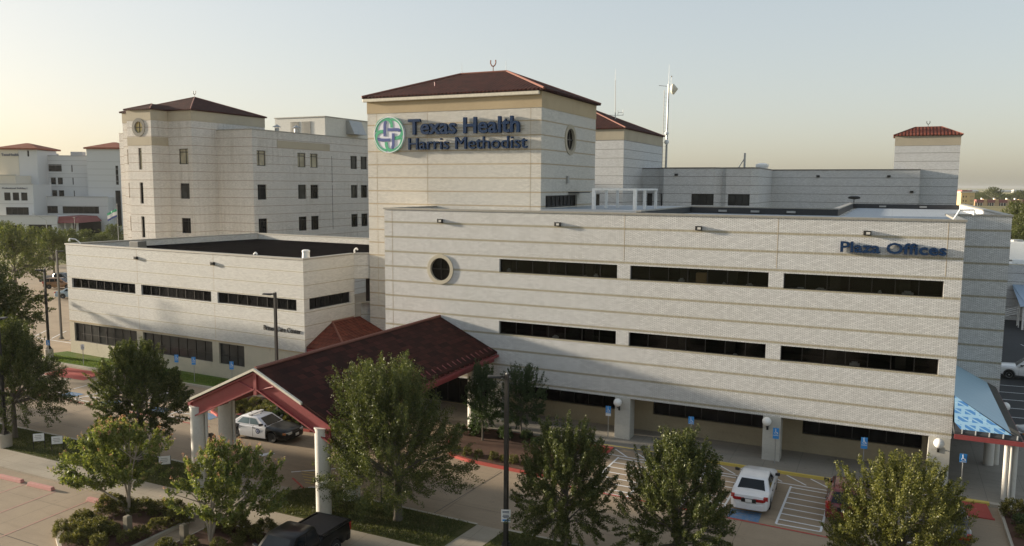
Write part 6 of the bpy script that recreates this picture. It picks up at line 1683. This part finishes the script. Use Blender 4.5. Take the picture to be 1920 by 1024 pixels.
for u, d, s, lab, rz in ((1903, 232, (1.25, 1.45), 'large dark tree at the right edge below the strip of red roofs', .3), (1932, 226, (1.3, 1.4), 'large dark tree cut by the right edge below the strip of red roofs', 1.3), (1912, 200, (.9, .85), 'lighter green tree at the right edge just above the service building roof', 2.3), (1896, 196, (.7, .7), 'small green tree at the right edge touching the office corner', 3.1),
        (1857, 880, (2.9, 2.1), 'tall round tree far behind the strip of red roofs', 0), (1836, 900, (2.4, 1.3), 'low wide tree far behind the strip of red roofs, left of the tall one', 2), (1826, 940, (2.4, 1.5), 'tree far away just right of the yellow building', 4), (1880, 960, (2.6, 1.2), 'low pale tree far behind the red roofs, right of the tall one', 5), (1905, 860, (2.9, 1.75), 'dark round tree far behind the red roofs near the right edge', 1), (1922, 850, (2.9, 1.7), 'dark tree far behind the red roofs cut by the right edge', 3),
        (1860, 330, (.8, .55), 'scrubby tree in the dry field beyond the office parapet', 2.5), (1885, 320, (1.1, .6), 'wide scrubby tree in the dry field at the right', .7), (1910, 330, (1.2, .62), 'wide scrubby tree in the dry field by the right edge', 1.7)):
    put(copy_tree(ft), u, d, s, lab, G, rz, -1.0 if d > 400 else -.2)
sheet('field', [tuple(far(1700, 300)), tuple(far(2300, 300)), tuple(far(2200, 760)), tuple(far(1780, 760))], -.25, 'field')
# yellow building
M['yellow_wall'] = plain('yellow_wall', (.66, .47, .22), .85); M['far_roof_red'] = plain('far_roof_red', (.27, .10, .085), .8); M['far_tan'] = plain('far_tan_wall', (.58, .40, .22), .85); M['far_dark'] = plain('far_dark_opening', (.05, .045, .04), .7)
def yellow():
    p = far(1797, 700); b = thing('yellow_building', 'distant yellow three-storey building beside the stair tower', 'building', (p.x, p.y, -1.5))
    A = (0, 0); B = (RT.x * 7.6, RT.y * 7.6); C = (B[0] + FW.x * 9 + RT.x * 3, B[1] + FW.y * 9 + RT.y * 3)
    C = (B[0] + 4.5, B[1] + 11); w = MB(); hs = [(u, u + 1.0, z, z + 1.5) for u in (1.7, 4.0) for z in (3, 6.0, 9.8)]
    wall(w, A, B, 0, 14.0, hs); hs2 = [(u, u + 1.0, z, z + 1.5) for u in (2, 5, 8) for z in (3, 6.0, 9.8)]; wall(w, B, C, 0, 14.0, hs2); wall(w, (-4, 11), A, 0, 14); w.build('wall', M['yellow_wall'], b)
    for h in hs: window(b, A, B, *h, fw=.1, gmat='far_dark_g')
    for h in hs2: window(b, B, C, *h, fw=.1, gmat='far_dark_g')
    r = MB(); r.prism([(-.8, -.8), (B[0] + .6, B[1] - .6), (C[0] + .8, C[1] + .4), (-4.5, 11.5)], 14.0, 14.9); r.build('cornice', M['cream_trim'], b)
    r = MB(); r.prism([(.5, 1), (B[0] - 2, B[1] + 1), (C[0] - 2, C[1] - 1), (-3, 10)], 14.9, 16.2); r.build('roof', M['far_roof_red'], b)
M['far_dark_g'] = glass('far_window', (.09, .06, .035), .3, .3, .2)
yellow()
def strip():
    p = far(1823, 765); b = thing('shopping_strip', 'distant low tan shopping strip with stretches of dark red roof', 'building', (p.x, p.y, -1.5))
    w = MB(); d = RT; n = -FW; L = 78
    w.obox((0, 0), d, n, 0, L, 0, 5.6, -14, 0); w.build('wall', M['far_tan'], b)
    u = 1.0; rr = random.Random(4)
    while u < L - 8:
        l = rr.uniform(6.5, 9); m = MB(); m.obox((0, 0), d, n, u, u + l, 4.2, 7.2, -3, .9); m.build('roof', M['far_roof_red'], b)
        m = MB(); m.obox((0, 0), d, n, u + .3, u + l - .3, 1.0, 3.9, -.3, .12); m.build('shop_front', M['far_dark'], b)
        m = MB(); m.obox((0, 0), d, n, u + l + .3, u + l + 3.6, 5.6, 7.5, -3, .5); m.build('parapet', M['far_tan'], b)
        for k in range(3):
            m = MB(); q = u + l * (k + .5) / 3; m.obox((0, 0), d, n, q, q + .5, 0, 4.2, .2, .8); m.build('pier', M['cream_trim'], b)
        u += l + 4.2
    for k, u in enumerate((9, 21, 33, 41)):
        m = MB(); m.obox((0, 0), d, n, u, u + 1.4, 7.2, 8.6, -6, -4.5); m.build('roof_unit', M['white'], b)
strip()
for u, d, wd, hh, s in ((1812, 2300, 26, 7, 'tiny pale building on the horizon above the yellow building'), (1868, 2900, 60, 6, 'tiny long pale building on the horizon at the right'), (1895, 2600, 30, 8, 'tiny pale building on the horizon near the right edge')):
    p = far(u, d); m = MB(); m.box(0, wd, 0, 14, 0, hh); m.hexa([(-1, -1, hh), (wd + 1, -1, hh), (wd + 1, 15, hh), (-1, 15, hh), (2, 6, hh + 3), (wd - 2, 6, hh + 3), (wd - 2, 8, hh + 3), (2, 8, hh + 3)]); o = m.build('far_building', M['far_wall']); o.location = (p.x, p.y, 2); o.rotation_euler.z = R_(25); tag(o, s, 'building', 'tiny buildings on the horizon')

# service building at the right
def service():
    b = thing('service_building', 'low white brick service building with roof equipment at the right edge', 'building', (0, 0, 0))
    w = MB(); A, B = (11.6, 116.0), (46, 116.0); hs = [(4.2, 9.0, .2, 3.4), (10.5, 14.5, .2, 3.4)]
    wall(w, A, B, 0, 7.0, hs); wall(w, (11.6, 150), A, 0, 7.0); w.build('wall', M['wing'], b)
    for h in hs: window(b, A, B, *h, nv=3, fw=.1, name='dock_door', gmat='far_dark_g')
    c = MB(); coping(c, A, B, 7.05); c.build('coping', M['cream_trim'], b); r = MB(); r.poly([(11.6, 116.2, 6.7), (46, 116.2, 6.7), (46, 150, 6.7), (11.6, 150, 6.7)]); r.build('roof', M['white'], b)
    c = thing('loading_canopy', 'pale blue metal loading canopy on white posts at the right edge', 'canopy', (0, 0, 0))
    m = MB(); x0, x1, y0, y1 = 14.0, 40.0, 108.0, 115.95
    m.hexa([(x0, y0, 2.75), (x1, y0, 2.75), (x1, y1, 4.3), (x0, y1, 4.3), (x0 + .6, y0, 2.95), (x1, y0, 2.95), (x1, y1, 4.5), (x0, y1, 4.5)]); m.build('roof', M['blue_roof'], c)
    for x in (14.4, 20, 26, 32):
        for y in (108.4, 112.0):
            p = MB(); p.box(x - .1, x + .1, y - .1, y + .1, 0, 2.75 + (y - 108) * .19); p.build('post', M['white_metal'], c)
    h = thing('stair_rail', 'white sloping stair handrails beside the loading canopy', 'handrail', (0, 0, 0))
    for y in (110.0, 111.4):
        p = MB()
        for dz in (.5, 1.0): p.tube((11.3, y, .2 + dz), (14.2, y, 1.3 + dz), .05, .05, 6)
        for x in (11.3, 12.7, 14.2): p.tube((x, y, 0), (x, y, .2 + 1.0 + (x - 11.3) * .38), .05, .05, 6)
        p.build('rail', M['white_metal'], h)
    for x, y, sx, sy, sz, s in ((15.2, 126, 3, 2.5, 2.6, 'tall pale unit on the service building roof at the right edge'), (12.9, 121, 1.2, 1.2, 1.3, 'small pale unit on the service building roof close to the office corner'), (16.5, 119.5, 4.5, 1.0, .6, 'long low duct on the service building roof')):
        t = thing('roof_unit', s, 'roof unit', (x, y, 6.72), 0, 'pale equipment on the service building roof')
        m = MB(); m.box(-sx / 2, sx / 2, -sy / 2, sy / 2, .15, sz); m.build('housing', M['white'], t, bevel=.06); m = MB(); m.tube((0, 0, sz), (0, 0, sz + .22), min(sx, sy) * .36, min(sx, sy) * .36, 14); m.build('fan', M['steel'], t)
        m = MB(); [m.box(sg * sx * .4 - .05, sg * sx * .4 + .05, -sy * .45, sy * .45, 0, .148) for sg in (-1, 1)]; m.build('rail_foot', M['steel'], t)
    t = thing('satellite_dish', 'small white satellite dish at the left end of the service building roof', 'satellite dish', (12.1, 117.6, 6.7)); m = MB(); m.tube((0, 0, 0), (0, 0, 1.8), .06, .06, 6); m.build('post', M['steel'], t); m = MB(); m.lathe([(.05, .25), (.4, .12), (.62, 0), (.62, -.02), (.4, .08), (.04, .2)], (0, 0, 0), 16, 'y'); m.xform(Matrix.Translation((0, -.1, 1.9))); m.build('dish', M['white'], t, smooth=True)
M['blue_roof'] = plain('pale_blue_roof', (.30, .40, .52), .5, .2)
service()

# ------------------------------------------------------------------ evening haze
def haze():
    m = MB(); m.box(-6000, 6000, -700, 9000, -14.0, 34.0)
    t = NT('haze_air'); nt = t.t; nt.nodes.remove(t.b)
    v = nt.nodes.new('ShaderNodeVolumePrincipled'); v.inputs['Color'].default_value = (.86, .87, .88, 1); v.inputs['Density'].default_value = .00006; v.inputs['Anisotropy'].default_value = .3
    nt.links.new(v.outputs[0], nt.nodes['Material Output'].inputs['Volume'])
    tag(m.build('haze', t.m), 'thin pale evening haze over the far fields', 'haze', None, 'stuff')
haze()
